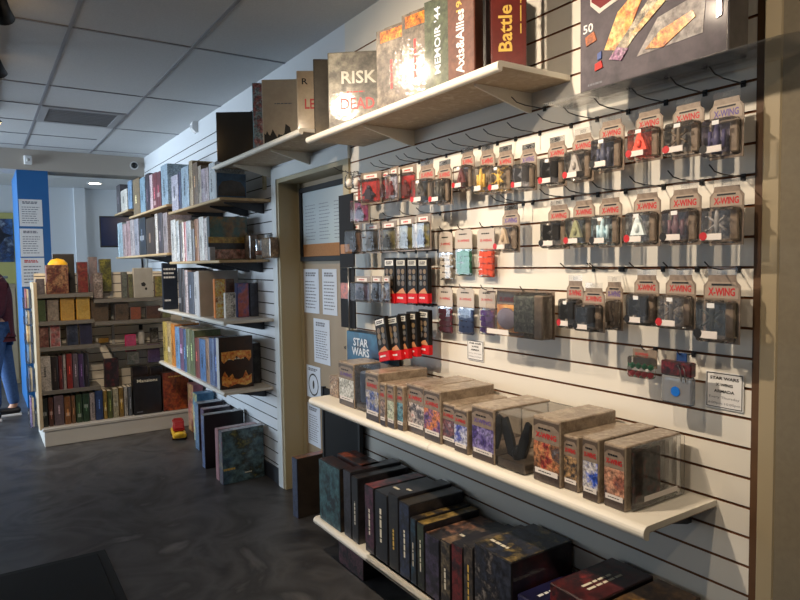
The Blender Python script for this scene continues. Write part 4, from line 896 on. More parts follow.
b = bmesh.new(); lathe(b, [(.029, .125), (.029, .136), (.01, .138)], n=20); obj('cap', b, STEEL, t)
for i, (x0, x1, ty, nm, cc) in enumerate(((247.5, 254.5, 226, 'brown bottle-shaped pack', (110, 80, 60)), (265, 275, 236, 'amber picture pack', (130, 104, 76)))):
    p = PW(x0, ty, .06); q = PW(x1, ty+22, .06)
    t = thing('hanging_pack', nm + ' at the door end of the second shelf', 'accessory pack', (WX-.06, (p.y+q.y)/2, L2N if i == 0 else L2N+.006), 0)
    w = abs(p.y-q.y); h = .17 if i == 0 else .13
    b = bmesh.new(); rbx(b, -.03, .03, -w/2, w/2, 0, h, .012, 2); obj('pack', b, art([cc, tuple(int(v*.6) for v in cc), (170, 150, 120)], 24), t)
    box_part('hang_tab', CLEAR, t, -.002, .002, -w*.3, w*.3, h-.003, h+.02, .0005)
# third shelf
NAVY = mat('navy_cover', (30, 38, 52), .3)
t = face_box('navy cover book with white title at the far end of third shelf', 162, 177, 263, L3Z, 5.36, [(26, 34, 48), (34, 44, 60)], .2, .03, (30, 38, 52), 0, (('#3', 'near', 0, .28, .10, .10, PAPER), ('#1', 'near', -.2, -.3, .05, .03, PAPER)))
face_box('big plain pale grey box on the third shelf', 198.5, 238, 271, L3Z, 4.42, [(176, 172, 162), (186, 182, 174)], .3, .07, (206, 206, 206), scale=4)
face_box('orange and yellow box in front of the pale grey box', 214.5, 225, 279, L3Z, 4.22, [(220, 130, 40), (240, 200, 80), (240, 230, 200), (160, 90, 40)], .05, .04, (210, 120, 40), scale=26)
face_box('brown box behind the black and white box, third shelf', 225.5, 234, 279, L3Z, 4.26, [(120, 80, 46), (80, 60, 50), (160, 110, 60)], .05, .04, (110, 70, 40), scale=26)
face_box('small black and white box at the front of third shelf', 225, 235.5, 293, L3Z, 4.16, [(30, 30, 32), (220, 214, 204), (240, 236, 226)], .05, .035, (220, 216, 206), scale=26)
face_box('blue and red picture box on the third shelf', 237, 248.5, 283, L3Z, 4.18, [(50, 70, 140), (80, 90, 160), (200, 90, 60), (150, 60, 50)], .05, .05, (60, 70, 130), scale=12)
face_box('slate blue box at the door end of the third shelf', 249.5, 260.5, 283, L3Z, 4.2, [(50, 56, 72), (70, 74, 90), (40, 44, 56)], .05, .05, (50, 56, 70), scale=16)
# lowest shelf
t = face_box('fire cover game with pale title facing out on lowest shelf', 218.5, 252.5, 338, L4Z, 4.07, [(34, 20, 16), (60, 30, 20), (26, 18, 16)], .22, .06, (30, 28, 30), 0, (('#1', 'near', 0, .08, .17, .022, CREAM),), scale=9, spine=(200, 198, 196))
FL = [(200, 90, 30), (250, 200, 120), (240, 150, 60), (70, 28, 16)]
b = bmesh.new(); prism(b, [(-.1, .19), (-.085, .17), (-.05, .20), (-.02, .185), (0, .215), (.03, .19), (.06, .205), (.085, .175), (.1, .20), (.1, .245), (.02, .25), (-.1, .245)], -.0322, -.0310, 'y'); obj('flame_print', b, art(FL, 16), t)
b = bmesh.new(); prism(b, [(-.1, .03), (-.06, .015), (0, .03), (.06, .015), (.1, .03), (.1, .09), (.08, .075), (.06, .115), (.04, .07), (.015, .06), (-.015, .065), (-.03, .10), (-.055, .075), (-.08, .12), (-.1, .08)], -.0322, -.0310, 'y'); obj('flame_print', b, art(FL, 16), t)
game_box('board_game', 'dark box behind the fire cover game', 'board game', WX-.10, 4.16, 4.40, L4Z, .09, .275, DK, dark((50, 54, 60)), dark((60, 60, 60)), dark((70, 74, 70)), 0, None, (), 'near')

# ------------------------------------------------------------------ boxes on the floor under the far shelves
FB = 'floor boxes by the far slat wall'
game_box('board_game', 'blue picture game on the floor nearest the door', 'board game', 1.285, 4.10, 4.165, 0, .29, .355, mat('navy_print_card', (60, 72, 84), .3), art([(150, 140, 110), (90, 90, 90), (60, 70, 90), (150, 70, 70)], 22, .3), art([(30, 36, 44), (60, 90, 116), (90, 120, 130), (40, 44, 44), (150, 140, 60)], 8, .3), art([(110, 110, 120), (160, 160, 166), (90, 80, 90)], 14, .3), .05, FB, (('#1', 'near', .1, -.34, .05, .02, CREAM), ('#1', 'near', -.35, -.22, .08, .03, GOLD)))
game_box('board_game', 'pink-spined game directly behind the blue picture game', 'board game', 1.29, 4.195, 4.255, 0, .28, .35, mat('pink_card', (150, 110, 110), .35), art([(170, 120, 120), (130, 100, 110)], 22, .3), dark((60, 50, 50)), art([(150, 80, 90), (170, 140, 140), (90, 60, 70)], 10, .3), .03, FB)
game_box('board_game', 'black-faced tall game with blue spine, third on the floor', 'board game', 1.29, 4.50, 4.57, 0, .29, .385, DK, art([(60, 70, 100), (90, 110, 150), (50, 50, 60)], 22, .3), plain((22, 22, 24), .3), art([(110, 110, 116), (150, 150, 150)], 14, .3), .0, FB)
game_box('board_game', 'purple topped game, fourth on the floor', 'board game', 1.375, 4.80, 4.88, 0, .21, .36, mat('plum_card', (80, 60, 80), .35), art([(90, 70, 100), (60, 60, 90)], 22, .3), dark((80, 60, 70)), art([(100, 76, 90), (140, 116, 110)], 14, .3), 0, FB)
game_box('board_game', 'grey blue topped game, fifth on the floor', 'board game', 1.385, 4.98, 5.08, 0, .20, .37, mat('slate_blue_card', (80, 96, 116), .35), art([(70, 96, 130), (100, 130, 160), (60, 70, 90)], 22, .3), dark((80, 60, 60)), art([(96, 106, 124), (140, 140, 140)], 14, .3), 0, FB)
game_box('board_game', 'bright blue game with yellow patch, sixth on the floor', 'board game', 1.445, 5.22, 5.34, 0, .14, .40, mat('bright_blue_card', (60, 120, 160), .35), art([(60, 120, 160), (90, 150, 180), (220, 200, 110), (60, 110, 150)], 9, .3), art([(70, 120, 160), (110, 150, 170)], 9, .3), None, 0, FB)
game_box('board_game', 'faded red game beside the shelf unit, last on the floor', 'board game', 1.50, 5.52, 5.70, 0, .085, .42, mat('faded_red_card', (160, 80, 90), .35), art([(170, 90, 100), (190, 130, 120), (210, 180, 110), (140, 70, 90)], 9, .3), art([(160, 80, 90), (190, 120, 120)], 9, .3), None, 0, FB)
# toy car on the floor
q = PZ(183, 434, 0)
t = thing('toy_car', 'red and yellow toy car on the dark floor', 'toy', (1.36, 5.50, 0), math.radians(-100))
b = bmesh.new(); rbx(b, -.14, .14, -.055, .055, .018, .06, .016, 2); obj('chassis', b, plain((214, 166, 40), .3), t)
b = bmesh.new(); prism(b, [(-.125, .058), (.07, .058), (.085, .085), (.05, .105), (.02, .145), (-.07, .15), (-.115, .12)], -.045, .045, 'y'); bmesh.ops.bevel(b, geom=b.edges[:], offset=.012, segments=2, affect='EDGES'); obj('cab', b, plain((150, 34, 36), .3), t)
b = bmesh.new(); rbx(b, -.075, .01, -.0465, .0465, .10, .132, .004); obj('windows', b, plain((190, 170, 150), .2), t)
for sx in (-.085, .085):
    for sy in (-1, 1):
        b = bmesh.new(); tube(b, [(sx, sy*.042, .022), (sx, sy*.06, .022)], .022, 14); obj('wheel', b, plain((70, 40, 30)), t)
b = bmesh.new(); blob(b, (.13, 0, .055), .022, .042, .022); obj('bonnet', b, plain((226, 180, 50), .3), t)

# ------------------------------------------------------------------ gondola shelf unit
GX0, GX1, GF, GBK = .392, 1.60, 5.83, 6.14
t = thing('gondola_unit', 'white double-sided slat shelving unit across the aisle end', 'shelving unit', ((GX0+GX1)/2, 6.0, 0)); ox, oy = (GX0+GX1)/2, 6.0
GW = mat('gondola_white', (204, 202, 196), .45)
b = bmesh.new(); rbx(b, GX0-ox, GX1-ox, GF-oy, GBK-oy+.3, 0, .125, .004); obj('base', b, GW, t)
b = bmesh.new(); rbx(b, GX0-ox-.01, GX1-ox, GF-oy-.01, GBK-oy, .125, .15, .004); obj('deck', b, mat('deck_white', (190, 188, 184), .45), t)
b = bmesh.new()
zc = .16
while zc < 1.40:
    bx(b, GX0-ox, GX1-ox-.01, GBK-oy+.005, GBK-oy+.02, zc, min(zc+.069, 1.40)); zc += .0762
bx(b, GX0-ox, GX1-ox-.01, GBK-oy+.012, GBK-oy+.03, .15, 1.40, 1); obj('slat_panel', b, [mat('gondola_slats', (236, 226, 208), .5), GROOVEF], t)
b = bmesh.new(); rbx(b, GX0-ox-.028, GX0-ox, GF-oy+.03, GBK-oy+.05, .135, 1.33, .004); obj('end_post', b, mat('tan_upright', (188, 170, 140), .5), t)
b = bmesh.new(); bx(b, GX0-ox-.012, GX0-ox-.002, GBK-oy+.05, GBK-oy+.33, .1, 1.33); obj('end_panel', b, mat('blue_end_panel', (60, 150, 210), .5), t)
b = bmesh.new(); rbx(b, .985-ox-.012, .985-ox+.012, GBK-oy-.006, GBK-oy+.02, .15, 1.40, .003); obj('upright', b, GW, t)
b = bmesh.new(); rbx(b, GX1-ox-.045, GX1-ox-.005, GF-oy+.02, GBK-oy, .0, .42, .003); obj('dark_end', b, DK, t)
GS = [(GX0, .80, 1.232), (GX0, .80, 1.010), (GX0, .84, .800), (GX0, .83, .445), (.80, 1.40, 1.175), (.80, 1.42, .985), (.92, 1.42, .755)]
GREYS = mat('grey_shelf', (108, 104, 98), .4)
for x0, x1, z in GS:
    b = bmesh.new(); prism(b, [(5.875-oy, -.03), (5.875-oy, 0), (GBK-oy, 0), (GBK-oy, -.008), (5.885-oy, -.008), (5.885-oy, -.03)], x0-ox+.003, x1-ox, 'x')
    o = obj('unit_shelf', b, GREYS, t, (0, 0, z))
def g_item(label, x0, x1, ty, z, cols, name='game_box', cat='board game', dy=.05, y=5.91, body=(90, 80, 76), texts=(), scale=22, rz=0, by=None, group=None):
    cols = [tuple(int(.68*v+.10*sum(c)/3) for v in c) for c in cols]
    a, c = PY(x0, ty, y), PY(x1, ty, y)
    zz = z if by is None else PY(x0, by, y).z
    return game_box(name, label, cat, a.x+.001, y, y+dy, zz, c.x-a.x-.002, max(a.z-zz, .03), plain(body, .35), plain(body), art(cols, scale, .3), None, rz, group, texts, None if dy < .04 else 'near')
S1, S2, S3, S4, S5 = 1.232, 1.010, .800, .445, .150
g1 = 'games on the top of the shelving unit'
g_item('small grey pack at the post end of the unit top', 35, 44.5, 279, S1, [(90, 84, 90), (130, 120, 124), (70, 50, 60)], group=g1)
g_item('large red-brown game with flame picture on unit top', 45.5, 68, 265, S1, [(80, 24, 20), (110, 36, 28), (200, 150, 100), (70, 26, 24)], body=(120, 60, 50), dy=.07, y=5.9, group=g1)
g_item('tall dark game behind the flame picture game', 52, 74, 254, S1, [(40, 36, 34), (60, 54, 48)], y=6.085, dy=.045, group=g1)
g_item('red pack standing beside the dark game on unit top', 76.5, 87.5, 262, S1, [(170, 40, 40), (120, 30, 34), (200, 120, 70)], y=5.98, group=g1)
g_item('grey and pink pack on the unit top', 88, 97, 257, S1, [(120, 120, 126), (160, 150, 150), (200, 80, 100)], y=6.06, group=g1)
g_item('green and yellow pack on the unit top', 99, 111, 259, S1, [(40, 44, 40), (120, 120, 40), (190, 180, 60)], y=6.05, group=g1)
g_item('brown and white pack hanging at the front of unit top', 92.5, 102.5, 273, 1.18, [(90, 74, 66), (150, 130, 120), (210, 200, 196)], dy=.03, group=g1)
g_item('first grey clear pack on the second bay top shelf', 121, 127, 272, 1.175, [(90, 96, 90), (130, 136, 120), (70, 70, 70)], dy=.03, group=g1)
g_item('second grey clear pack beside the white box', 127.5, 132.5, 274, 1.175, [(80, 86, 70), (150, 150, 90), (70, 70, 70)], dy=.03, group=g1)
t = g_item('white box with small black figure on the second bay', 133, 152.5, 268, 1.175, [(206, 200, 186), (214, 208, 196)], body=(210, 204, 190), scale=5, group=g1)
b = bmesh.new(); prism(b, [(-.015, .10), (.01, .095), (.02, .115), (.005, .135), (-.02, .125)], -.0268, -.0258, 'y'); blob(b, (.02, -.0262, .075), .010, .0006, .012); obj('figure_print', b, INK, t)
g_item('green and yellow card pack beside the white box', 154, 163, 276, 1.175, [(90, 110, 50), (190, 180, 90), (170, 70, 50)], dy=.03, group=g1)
# yellow cap on top
q = PY(57, 265, 6.05)
t = thing('yellow_cap', 'yellow cap with dark brim behind the flame picture game', 'cap', (q.x, 5.995, S1+.0))
b = bmesh.new(); lathe(b, [(.075, .165), (.080, .20), (.072, .25), (.046, .280), (.004, .29)], n=20); obj('crown', b, plain((230, 178, 30), .5), t)
b = bmesh.new(); lathe(b, [(.018, 0), (.018, .01), (.012, .02), (.012, .16), (.03, .168)], n=14); obj('stand', b, BLACK, t)
b = bmesh.new(); prism(b, [(.0, -.06), (.05, -.062), (.095, -.04), (.10, .0), (.06, .03), (.0, .03)], .163, .170, 'z'); obj('brim', b, plain((40, 34, 30)), t)
g2 = 'small games on the second level of the unit'
g_item('green game at the post end of the second level', 36.5, 45.5, 300, S2, [(50, 80, 40), (90, 110, 60), (40, 60, 40)], group=g2)
g_item('beige pack beside the green game, second level', 46.5, 58.5, 300, S2, [(150, 130, 110), (180, 164, 144), (110, 90, 80)], group=g2)
g_item('yellow card box next to the beige pack', 60, 74, 298, S2, [(220, 160, 50), (230, 180, 80), (210, 140, 50)], body=(210, 150, 50), group=g2)
g_item('yellow card box with dark oval next to brown game', 76, 89.5, 297, S2, [(226, 170, 50), (232, 190, 90), (210, 150, 50)], body=(216, 160, 50), group=g2)
g_item('brown sepia picture game hanging on the slats', 90.5, 108, 298, S2, [(80, 64, 50), (130, 104, 76), (60, 50, 44)], dy=.03, y=5.95, by=322, group=g2)
g_item('dark brown pack, first on the second bay middle shelf', 114.5, 128.5, 303, .985, [(70, 54, 46), (120, 96, 70), (50, 44, 40)], group=g2)
g_item('orange red pack on the second bay middle shelf', 130, 141, 307, .985, [(160, 70, 50), (190, 100, 60), (120, 50, 46)], group=g2)
g_item('brown red pack on the second bay middle shelf', 146, 160.5, 306, .985, [(80, 40, 40), (120, 80, 60), (60, 40, 40)], group=g2)
g_item('pale green pack beside the far slat wall', 162, 171, 309, .985, [(120, 130, 80), (160, 160, 110)], dy=.03, group=g2)
g3 = 'packs on the third level of the unit'
g_item('red brown pack at the post end of the third level', 36.5, 48.5, 327, S3, [(90, 40, 36), (130, 70, 60), (190, 150, 130)], group=g3)
g_item('white pack with red dot, third level of the unit', 49.5, 60, 325, S3, [(206, 196, 188), (190, 60, 60), (214, 206, 200)], body=(206, 196, 190), scale=12, group=g3)
g_item('navy pack with white print, third level of the unit', 66, 78, 325, S3, [(30, 40, 60), (50, 60, 90), (110, 116, 130)], group=g3)
g_item('indigo pack beside the navy pack', 79, 92, 324, S3, [(44, 44, 76), (60, 62, 100), (36, 36, 50)], group=g3)
g_item('small yellow tag below the brown sepia game', 98, 109, 338, .81, [(220, 170, 50), (210, 150, 50)], dy=.012, y=6.09, by=343.5, group=g3)
g_item('bright pink hanging pack on the second bay', 125, 136, 335, .81, [(230, 40, 110), (240, 90, 150), (220, 30, 100)], dy=.03, y=5.95, by=352, body=(226, 40, 110), group=g3)
t = thing('paint_bottle', 'white bottle with black cap beside the pink pack', 'bottle', (PY(141.5, 345, 6.05).x, 6.05, .755))
b = bmesh.new(); lathe(b, [(.026, 0), (.028, .004), (.028, .10), (.012, .12), (.012, .13)], n=16); obj('body', b, plain((200, 196, 190)), t)
b = bmesh.new(); lathe(b, [(.017, .125), (.017, .165), (.012, .17)], n=16); obj('cap', b, BLACK, t)
g_item('dark-topped pale pack beside the bottle', 150, 158.5, 328, .755, [(180, 176, 170), (60, 56, 56), (190, 186, 180)], y=6.05, dy=.03, group=g3)
g_item('purple card pack below the pale pack', 147, 160, 344, .755, [(70, 50, 100), (100, 70, 130), (60, 40, 80)], dy=.03, y=5.9, by=363, group=g3)
g_item('clear grey pack on the lower second bay shelf', 127, 139, 352, .755, [(130, 136, 130), (90, 100, 90), (160, 150, 150)], dy=.03, y=5.9, by=365, group=g3)
# rows of upright boxes
def g_row(items, z, where, y=5.89, dy=.16, group=None):
    for i, (x0, x1, ty, col, look) in enumerate(items):
        a, c = PY(x0, ty, y), PY(x1, ty, y); w = c.x-a.x-.0015; h = a.z-z
        # spines face the viewer: a book turned to look along -y
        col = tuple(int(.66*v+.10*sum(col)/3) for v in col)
        b_ = book('%s, %s from the post on %s' % (look, ORD[i], where), -w/2, w/2, z, h, dy, col, 0, 'book', group)
        b_.location = ((a.x+c.x)/2, y+dy/2, z); b_.rotation_euler.z = math.radians(90)
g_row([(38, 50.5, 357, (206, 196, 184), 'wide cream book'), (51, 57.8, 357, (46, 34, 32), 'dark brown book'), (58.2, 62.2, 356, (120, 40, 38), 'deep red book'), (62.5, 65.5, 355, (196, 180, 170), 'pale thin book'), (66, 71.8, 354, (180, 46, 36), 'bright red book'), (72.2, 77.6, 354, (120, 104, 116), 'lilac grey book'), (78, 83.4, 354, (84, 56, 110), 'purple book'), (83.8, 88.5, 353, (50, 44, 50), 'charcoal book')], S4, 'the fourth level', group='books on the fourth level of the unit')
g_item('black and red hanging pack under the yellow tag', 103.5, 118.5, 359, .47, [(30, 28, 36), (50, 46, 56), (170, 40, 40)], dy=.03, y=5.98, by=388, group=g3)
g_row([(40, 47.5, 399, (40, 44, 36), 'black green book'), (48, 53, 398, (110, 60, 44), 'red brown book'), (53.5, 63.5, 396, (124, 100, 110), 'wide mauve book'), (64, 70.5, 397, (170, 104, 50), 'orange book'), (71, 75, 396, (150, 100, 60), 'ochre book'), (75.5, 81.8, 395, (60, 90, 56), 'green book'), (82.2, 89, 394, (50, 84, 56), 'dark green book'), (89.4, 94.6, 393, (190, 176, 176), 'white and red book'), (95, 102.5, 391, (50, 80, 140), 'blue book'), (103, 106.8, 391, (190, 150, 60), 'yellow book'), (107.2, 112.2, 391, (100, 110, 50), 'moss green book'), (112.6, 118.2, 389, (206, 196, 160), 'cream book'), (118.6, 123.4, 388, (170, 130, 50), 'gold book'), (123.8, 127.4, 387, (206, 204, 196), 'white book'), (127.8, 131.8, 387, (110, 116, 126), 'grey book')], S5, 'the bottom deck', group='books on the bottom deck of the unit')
gb = 'big games on the bottom deck'
g_item('large black game with white title on the bottom deck', 133, 161, 378, S5, [(26, 24, 26), (44, 40, 42), (30, 28, 30)], y=5.87, dy=.08, body=(26, 24, 26), texts=(('Mansions', 'near', .0, .40, .17, .028, CREAM), ('#1', 'near', -.3, -.42, .05, .02, GREYINK)), group=gb)
g_item('large game with orange fire picture on the bottom deck', 162, 191, 373, S5, [(40, 22, 18), (150, 40, 20), (230, 110, 30), (180, 60, 24), (60, 30, 24)], y=5.87, dy=.08, body=(50, 30, 26), texts=(('#1', 'near', .0, .38, .15, .02, GOLD),), scale=10, group=gb)
for i, (x0, x1, nm) in enumerate(((132, 148, 'first'), (150, 163, 'second'), (165, 186, 'third'))):
    g_item('low dark box, %s of three behind the big games' % nm, x0, x1, 367, S5, [(34, 28, 28), (70, 46, 40), (40, 34, 34)], y=6.0, dy=.08, group=gb)
# wire end pockets with booklets, facing the shop front
for i, (ty, by, col) in enumerate(((290, 308, (110, 40, 50)), (311, 324, (90, 100, 110)), (326, 343, (170, 130, 80)), (342, 362, (60, 90, 120)), (368, 390, (40, 44, 60)), (398, 425, (90, 70, 110)))):
    z0_, z1_ = PY(26, by, 6.2).z, PY(26, ty, 6.2).z
    t = thing('hanging_wire_pocket', 'clear end pocket on the unit side, %s from the top' % ORD[i], 'literature pocket', (GX0-.043, 6.21, z0_), 0, 'pockets on the end of the shelving unit')
    h = (z1_-z0_)
    b = bmesh.new(); bx(b, -.042, -.040, -.15, .06, 0, h*.6); bx(b, -.042, .012, -.15, .06, 0, .003); bx(b, -.042, .012, -.15, -.148, 0, h*.6); bx(b, .010, .012, -.15, .06, 0, h); obj('pocket', b, ACRYL, t)
    u = thing('booklet', 'booklet standing in the end pocket, %s from the top' % ORD[i], 'booklet', (GX0-.058, 6.16, z0_+.004), 0, 'booklets on the end of the shelving unit')
    b = bmesh.new(); rbx(b, -.012, -.004, -.085, .085, 0, h*1.05, .001); obj('cover', b, art([col, tuple(min(255, int(v*1.6)) for v in col), (200, 200, 206)], 18), u)
    b = bmesh.new(); bx(b, -.0035, .010, -.083, .083, .001, h*1.03); obj('pages', b, PAGES, u)

# ------------------------------------------------------------------ far end: column notices, tv, fittings, person
YC = 7.578
notice('topmost white notice on the blue column', 18.5, 43, 199, 226.5, None, 8, PAPER, 'near', YC)
notice('middle white notice with table on the blue column', 19.5, 44, 228.5, 256.5, None, 8, PAPER, 'near', YC)
notice('lowest white notice with red heading on the blue column', 20.5, 45.5, 258, 286, None, 6, PAPER, 'near', YC, head=REDT)
q = PY(97, 215, 9.6)
t = thing('wall_television', 'dark flat television mounted in the far room', 'television', (1.80, 9.62, 1.72), math.radians(-14))
b = bmesh.new(); rbx(b, -.37, .37, -.025, .025, 0, .43, .006); obj('casing', b, BLACK, t)
b = bmesh.new(); bx(b, -.352, .352, -.0262, -.0245, .022, .412); obj('screen', b, noise_mat('dark_blue_screen', [(16, 26, 48), (26, 44, 78)], 2, .2), t)
b = bmesh.new(); tube(b, [(0, .025, .22), (0, .3, .24), (0, .6, .24)], .02, 8); obj('bracket_arm', b, BLACK, t)
b = bmesh.new(); bx(b, -.1, .1, .58, .66, -.1, .5); obj('mount', b, BLACK, t); bpy.data.objects['mount'].location = (0, 0, 0)
q = PZ(95, 183.5, CEIL-.002)
t = thing('ceiling_downlight', 'round white recessed downlight in the far room ceiling', 'ceiling light', (q.x, q.y, CEIL))
b = bmesh.new(); lathe(b, [(.085, -.004), (.11, -.002), (.115, .002)], n=24); obj('trim_ring', b, PAPER, t)
b = bmesh.new(); lathe(b, [(.08, -.006), (.02, -.0065)], n=24); obj('lens', b, emit('downlight_lens', (255, 244, 226), 12), t)
q = PY(135, 165, 7.5)
t = thing('dome_camera', 'black dome security camera on the beige beam', 'camera', (q.x, 7.558, q.z), 0)
b = bmesh.new(); tube(b, [(0, 0, 0), (0, -.012, 0)], .045, 18); obj('base_ring', b, PAPER, t)
b = bmesh.new(); blob(b, (0, -.025, 0), .035, .035, .035); obj('dome', b, mat('dome_black', (14, 14, 16), .15), t)
q = PY(28, 159, 7.5)
t = thing('mounted_sensor', 'white box sensor on the beige beam above the column', 'sensor', (q.x, 7.558, q.z-.05))
b = bmesh.new(); rbx(b, -.035, .035, -.05, 0, 0, .09, .01, 2); obj('housing', b, PAPER, t)
b = bmesh.new(); blob(b, (0, -.05, .045), .018, .012, .018); obj('lens', b, plain((180, 180, 176)), t)
q = PW(197, 127, 0)
t = thing('motion_sensor', 'small white sensor high on the far slat wall', 'sensor', (WX, q.y, q.z-.05))
b = bmesh.new(); prism(b, [(0, 0), (-.02, .0), (-.05, .03), (-.05, .07), (-.03, .1), (0, .1)], -.03, .03, 'y'); obj('housing', b, PAPER, t)
b = bmesh.new(); bx(b, -.052, -.049, -.018, .018, .035, .06); obj('lens', b, plain((170, 172, 176)), t)
t = thing('light_switch', 'cream switch plate on slat wall beside the door casing', 'switch', (WX, 4.02, 1.985)); 
b = bmesh.new(); rbx(b, -.008, 0, -.03, .03, -.05, .05, .003); obj('plate', b, plain((200, 186, 150)), t)
b = bmesh.new(); rbx(b, -.014, -.007, -.006, .006, -.01, .012, .002); obj('toggle', b, plain((190, 176, 140)), t)
# vent
t = thing('ceiling_vent', 'grey perforated air vent in the ceiling grid', 'vent', (GX+.303, 5.775, CEIL))
b = bmesh.new()
for (x0, x1, y0, y1) in ((-.29, .29, -.292, -.25), (-.29, .29, .25, .292), (-.29, -.24, -.25, .25), (.24, .29, -.25, .25)): bx(b, x0, x1, y0, y1, -.008, -.001)
obj('frame', b, mat('vent_frame', (150, 152, 156), .5), t)
b = bmesh.new(); bx(b, -.24, .24, -.25, .25, -.003, -.001); obj('backing', b, mat('vent_dark', (120, 122, 126), .8), t)
for i in range(9):
    b = bmesh.new(); yy = -.225+.056*i; prism(b, [(yy-.012, -.006), (yy+.014, -.001), (yy+.016, -.003), (yy-.010, -.008)], -.24, .24, 'x'); obj('slat', b, mat('vent_slat', (136, 138, 142), .6), t)
# door mat
a0 = PZ(106, 551, .008); a1 = PZ(135, 600, .008)
t = thing('door_mat', 'black ribbed floor mat in the near corner', 'mat', (-.42, 2.55, 0))
b = bmesh.new(); rbx(b, -.90, .90, -.95, .95, 0, .008, .004); obj('backing', b, mat('mat_rubber', (18, 18, 19), .8), t)
b = bmesh.new(); rbx(b, -.86, .86, -.91, .91, .006, .011, .002); obj('pile', b, noise_mat('mat_pile', [(18, 18, 19), (26, 26, 27)], 220, .95), t)
# things behind the person
t = thing('wall_poster', 'blue poster on the yellow far wall', 'poster', (PY(0, 262, 10.85).x-.02, 10.855, PY(2, 262, 10.85).z))
b = bmesh.new(); bx(b, -.35, .20, -.003, .0, 0, .62); obj('sheet', b, art([(30, 60, 110), (60, 110, 170), (20, 36, 70), (150, 170, 190)], 4), t)
b = bmesh.new(); prism(b, [(.0, .2), (.10, .35), (.19, .38), (.08, .42), (.02, .55), (-.1, .4)], -.0045, -.003, 'y'); obj('dark_print', b, plain((24, 30, 46)), t)
t = thing('low_cabinet', 'beige low cabinet with papers in the far room', 'cabinet', (-.15, 9.6, 0))
b = bmesh.new(); rbx(b, -.6, .55, -.25, .25, 0, 1.25, .005); obj('body', b, plain((150, 140, 116)), t)
for i in range(2):
    b = bmesh.new(); rbx(b, -.58+.565*i, -.03+.565*i, -.27, -.25, .05, 1.2, .004); d_ = obj('cabinet_door', b, plain((164, 152, 126)), t)
    b = bmesh.new(); blob(b, (-.08+.16*i if i else -.08, -.285, .7), .014, .014, .014); obj('knob', b, STEEL, d_)
for i, (dx, zc, cc) in enumerate(((.25, 1.25, (190, 190, 160)), (.22, 1.285, (150, 160, 150)), (.27, 1.32, (120, 130, 130)))):
    t = thing('folded_cloth', ('pale', 'greenish', 'slate')[i] + ' folded sheet stack on the far beige cabinet', 'cloth', (-.15+dx, 9.55, zc))
    b = bmesh.new(); rbx(b, -.2, .2, -.15, .15, 0, .034, .012, 2); obj('sheet', b, plain(cc), t)

# person walking past the column, cropped by the photograph's edge
def skinned(name, nodes, edges, m, parent, sub=2, root=0):
    me = bpy.data.meshes.new(name); me.from_pydata([n[0] for n in nodes], edges, []); me.materials.append(m)
    o = bpy.data.objects.new(name, me); COL.objects.link(o); o.parent = parent
    md = o.modifiers.new('skin', 'SKIN'); md.use_smooth_shade = True
    for i, n in enumerate(nodes):
        sv = me.skin_vertices[0].data[i]; r = n[1]; sv.radius = r if isinstance(r, tuple) else (r, r); sv.use_root = (i == root)
    s = o.modifiers.new('sub', 'SUBSURF'); s.levels = sub; s.render_levels = sub
    return o
t = thing('person', 'person in maroon jacket and blue jeans walking past the blue column', 'person', (.150, 7.22, 0), 0)
SKIN = mat('skin', (196, 150, 124), .5); MAR = noise_mat('maroon_fleece', [(62, 20, 34), (78, 28, 42)], 50, .9); JEAN = noise_mat('blue_denim', [(44, 74, 120), (60, 92, 140)], 60, .85)
# body: facing -x, leaning a little forward
J = [((0, 0, .90), (.10, .13)), ((-.02, 0, 1.05), (.09, .125)), ((-.03, 0, 1.22), (.10, .14)), ((-.03, 0, 1.33), (.075, .11)), ((-.04, 0, 1.40), .045), ((-.06, 0, 1.46), .05),
     ((-.02, .16, 1.31), .05), ((.03, .21, 1.06), .040), ((-.10, .20, .86), .030), ((-.14, .19, .80), .028),
     ((-.02, -.16, 1.31), .05), ((.01, -.20, 1.06), .040), ((-.14, -.19, .92), .030), ((-.18, -.18, .88), .028),
     ((.0, .09, .84), .085), ((.05, .09, .48), .058), ((.10, .09, .10), .038), ((.03, .09, .03), .035),
     ((-.02, -.09, .84), .085), ((-.07, -.10, .47), .058), ((-.06, -.10, .10), .038), ((-.14, -.10, .03), .035)]
E_ = [(0, 1), (1, 2), (2, 3), (3, 4), (4, 5), (3, 6), (6, 7), (7, 8), (8, 9), (3, 10), (10, 11), (11, 12), (12, 13), (0, 14), (14, 15), (15, 16), (16, 17), (0, 18), (18, 19), (19, 20), (20, 21)]
skinned('body', J, E_, SKIN, t)
K_ = 1.16
jk = [0, 1, 2, 3, 6, 7, 8, 10, 11, 12]
def sub_nodes(idx, grow, push=0):
    mp = {v: i for i, v in enumerate(idx)}
    ns = []
    for i in idx:
        r = J[i][1]; r = tuple(q+grow for q in r) if isinstance(r, tuple) else r+grow
        ns.append((J[i][0], r))
    return ns, [(mp[a], mp[b]) for a, b in E_ if a in mp and b in mp]
n_, e_ = sub_nodes(jk, .030); n_ += [((0, 0, .80), (.135, .165)), ((-.05, 0, 1.42), .06)]; e_ += [(0, len(n_)-2), (3, len(n_)-1)]; skinned('jacket', n_, e_, MAR, t)
n_, e_ = sub_nodes([0, 14, 15, 16, 18, 19, 20], .014); skinned('jeans', n_, e_, JEAN, t)
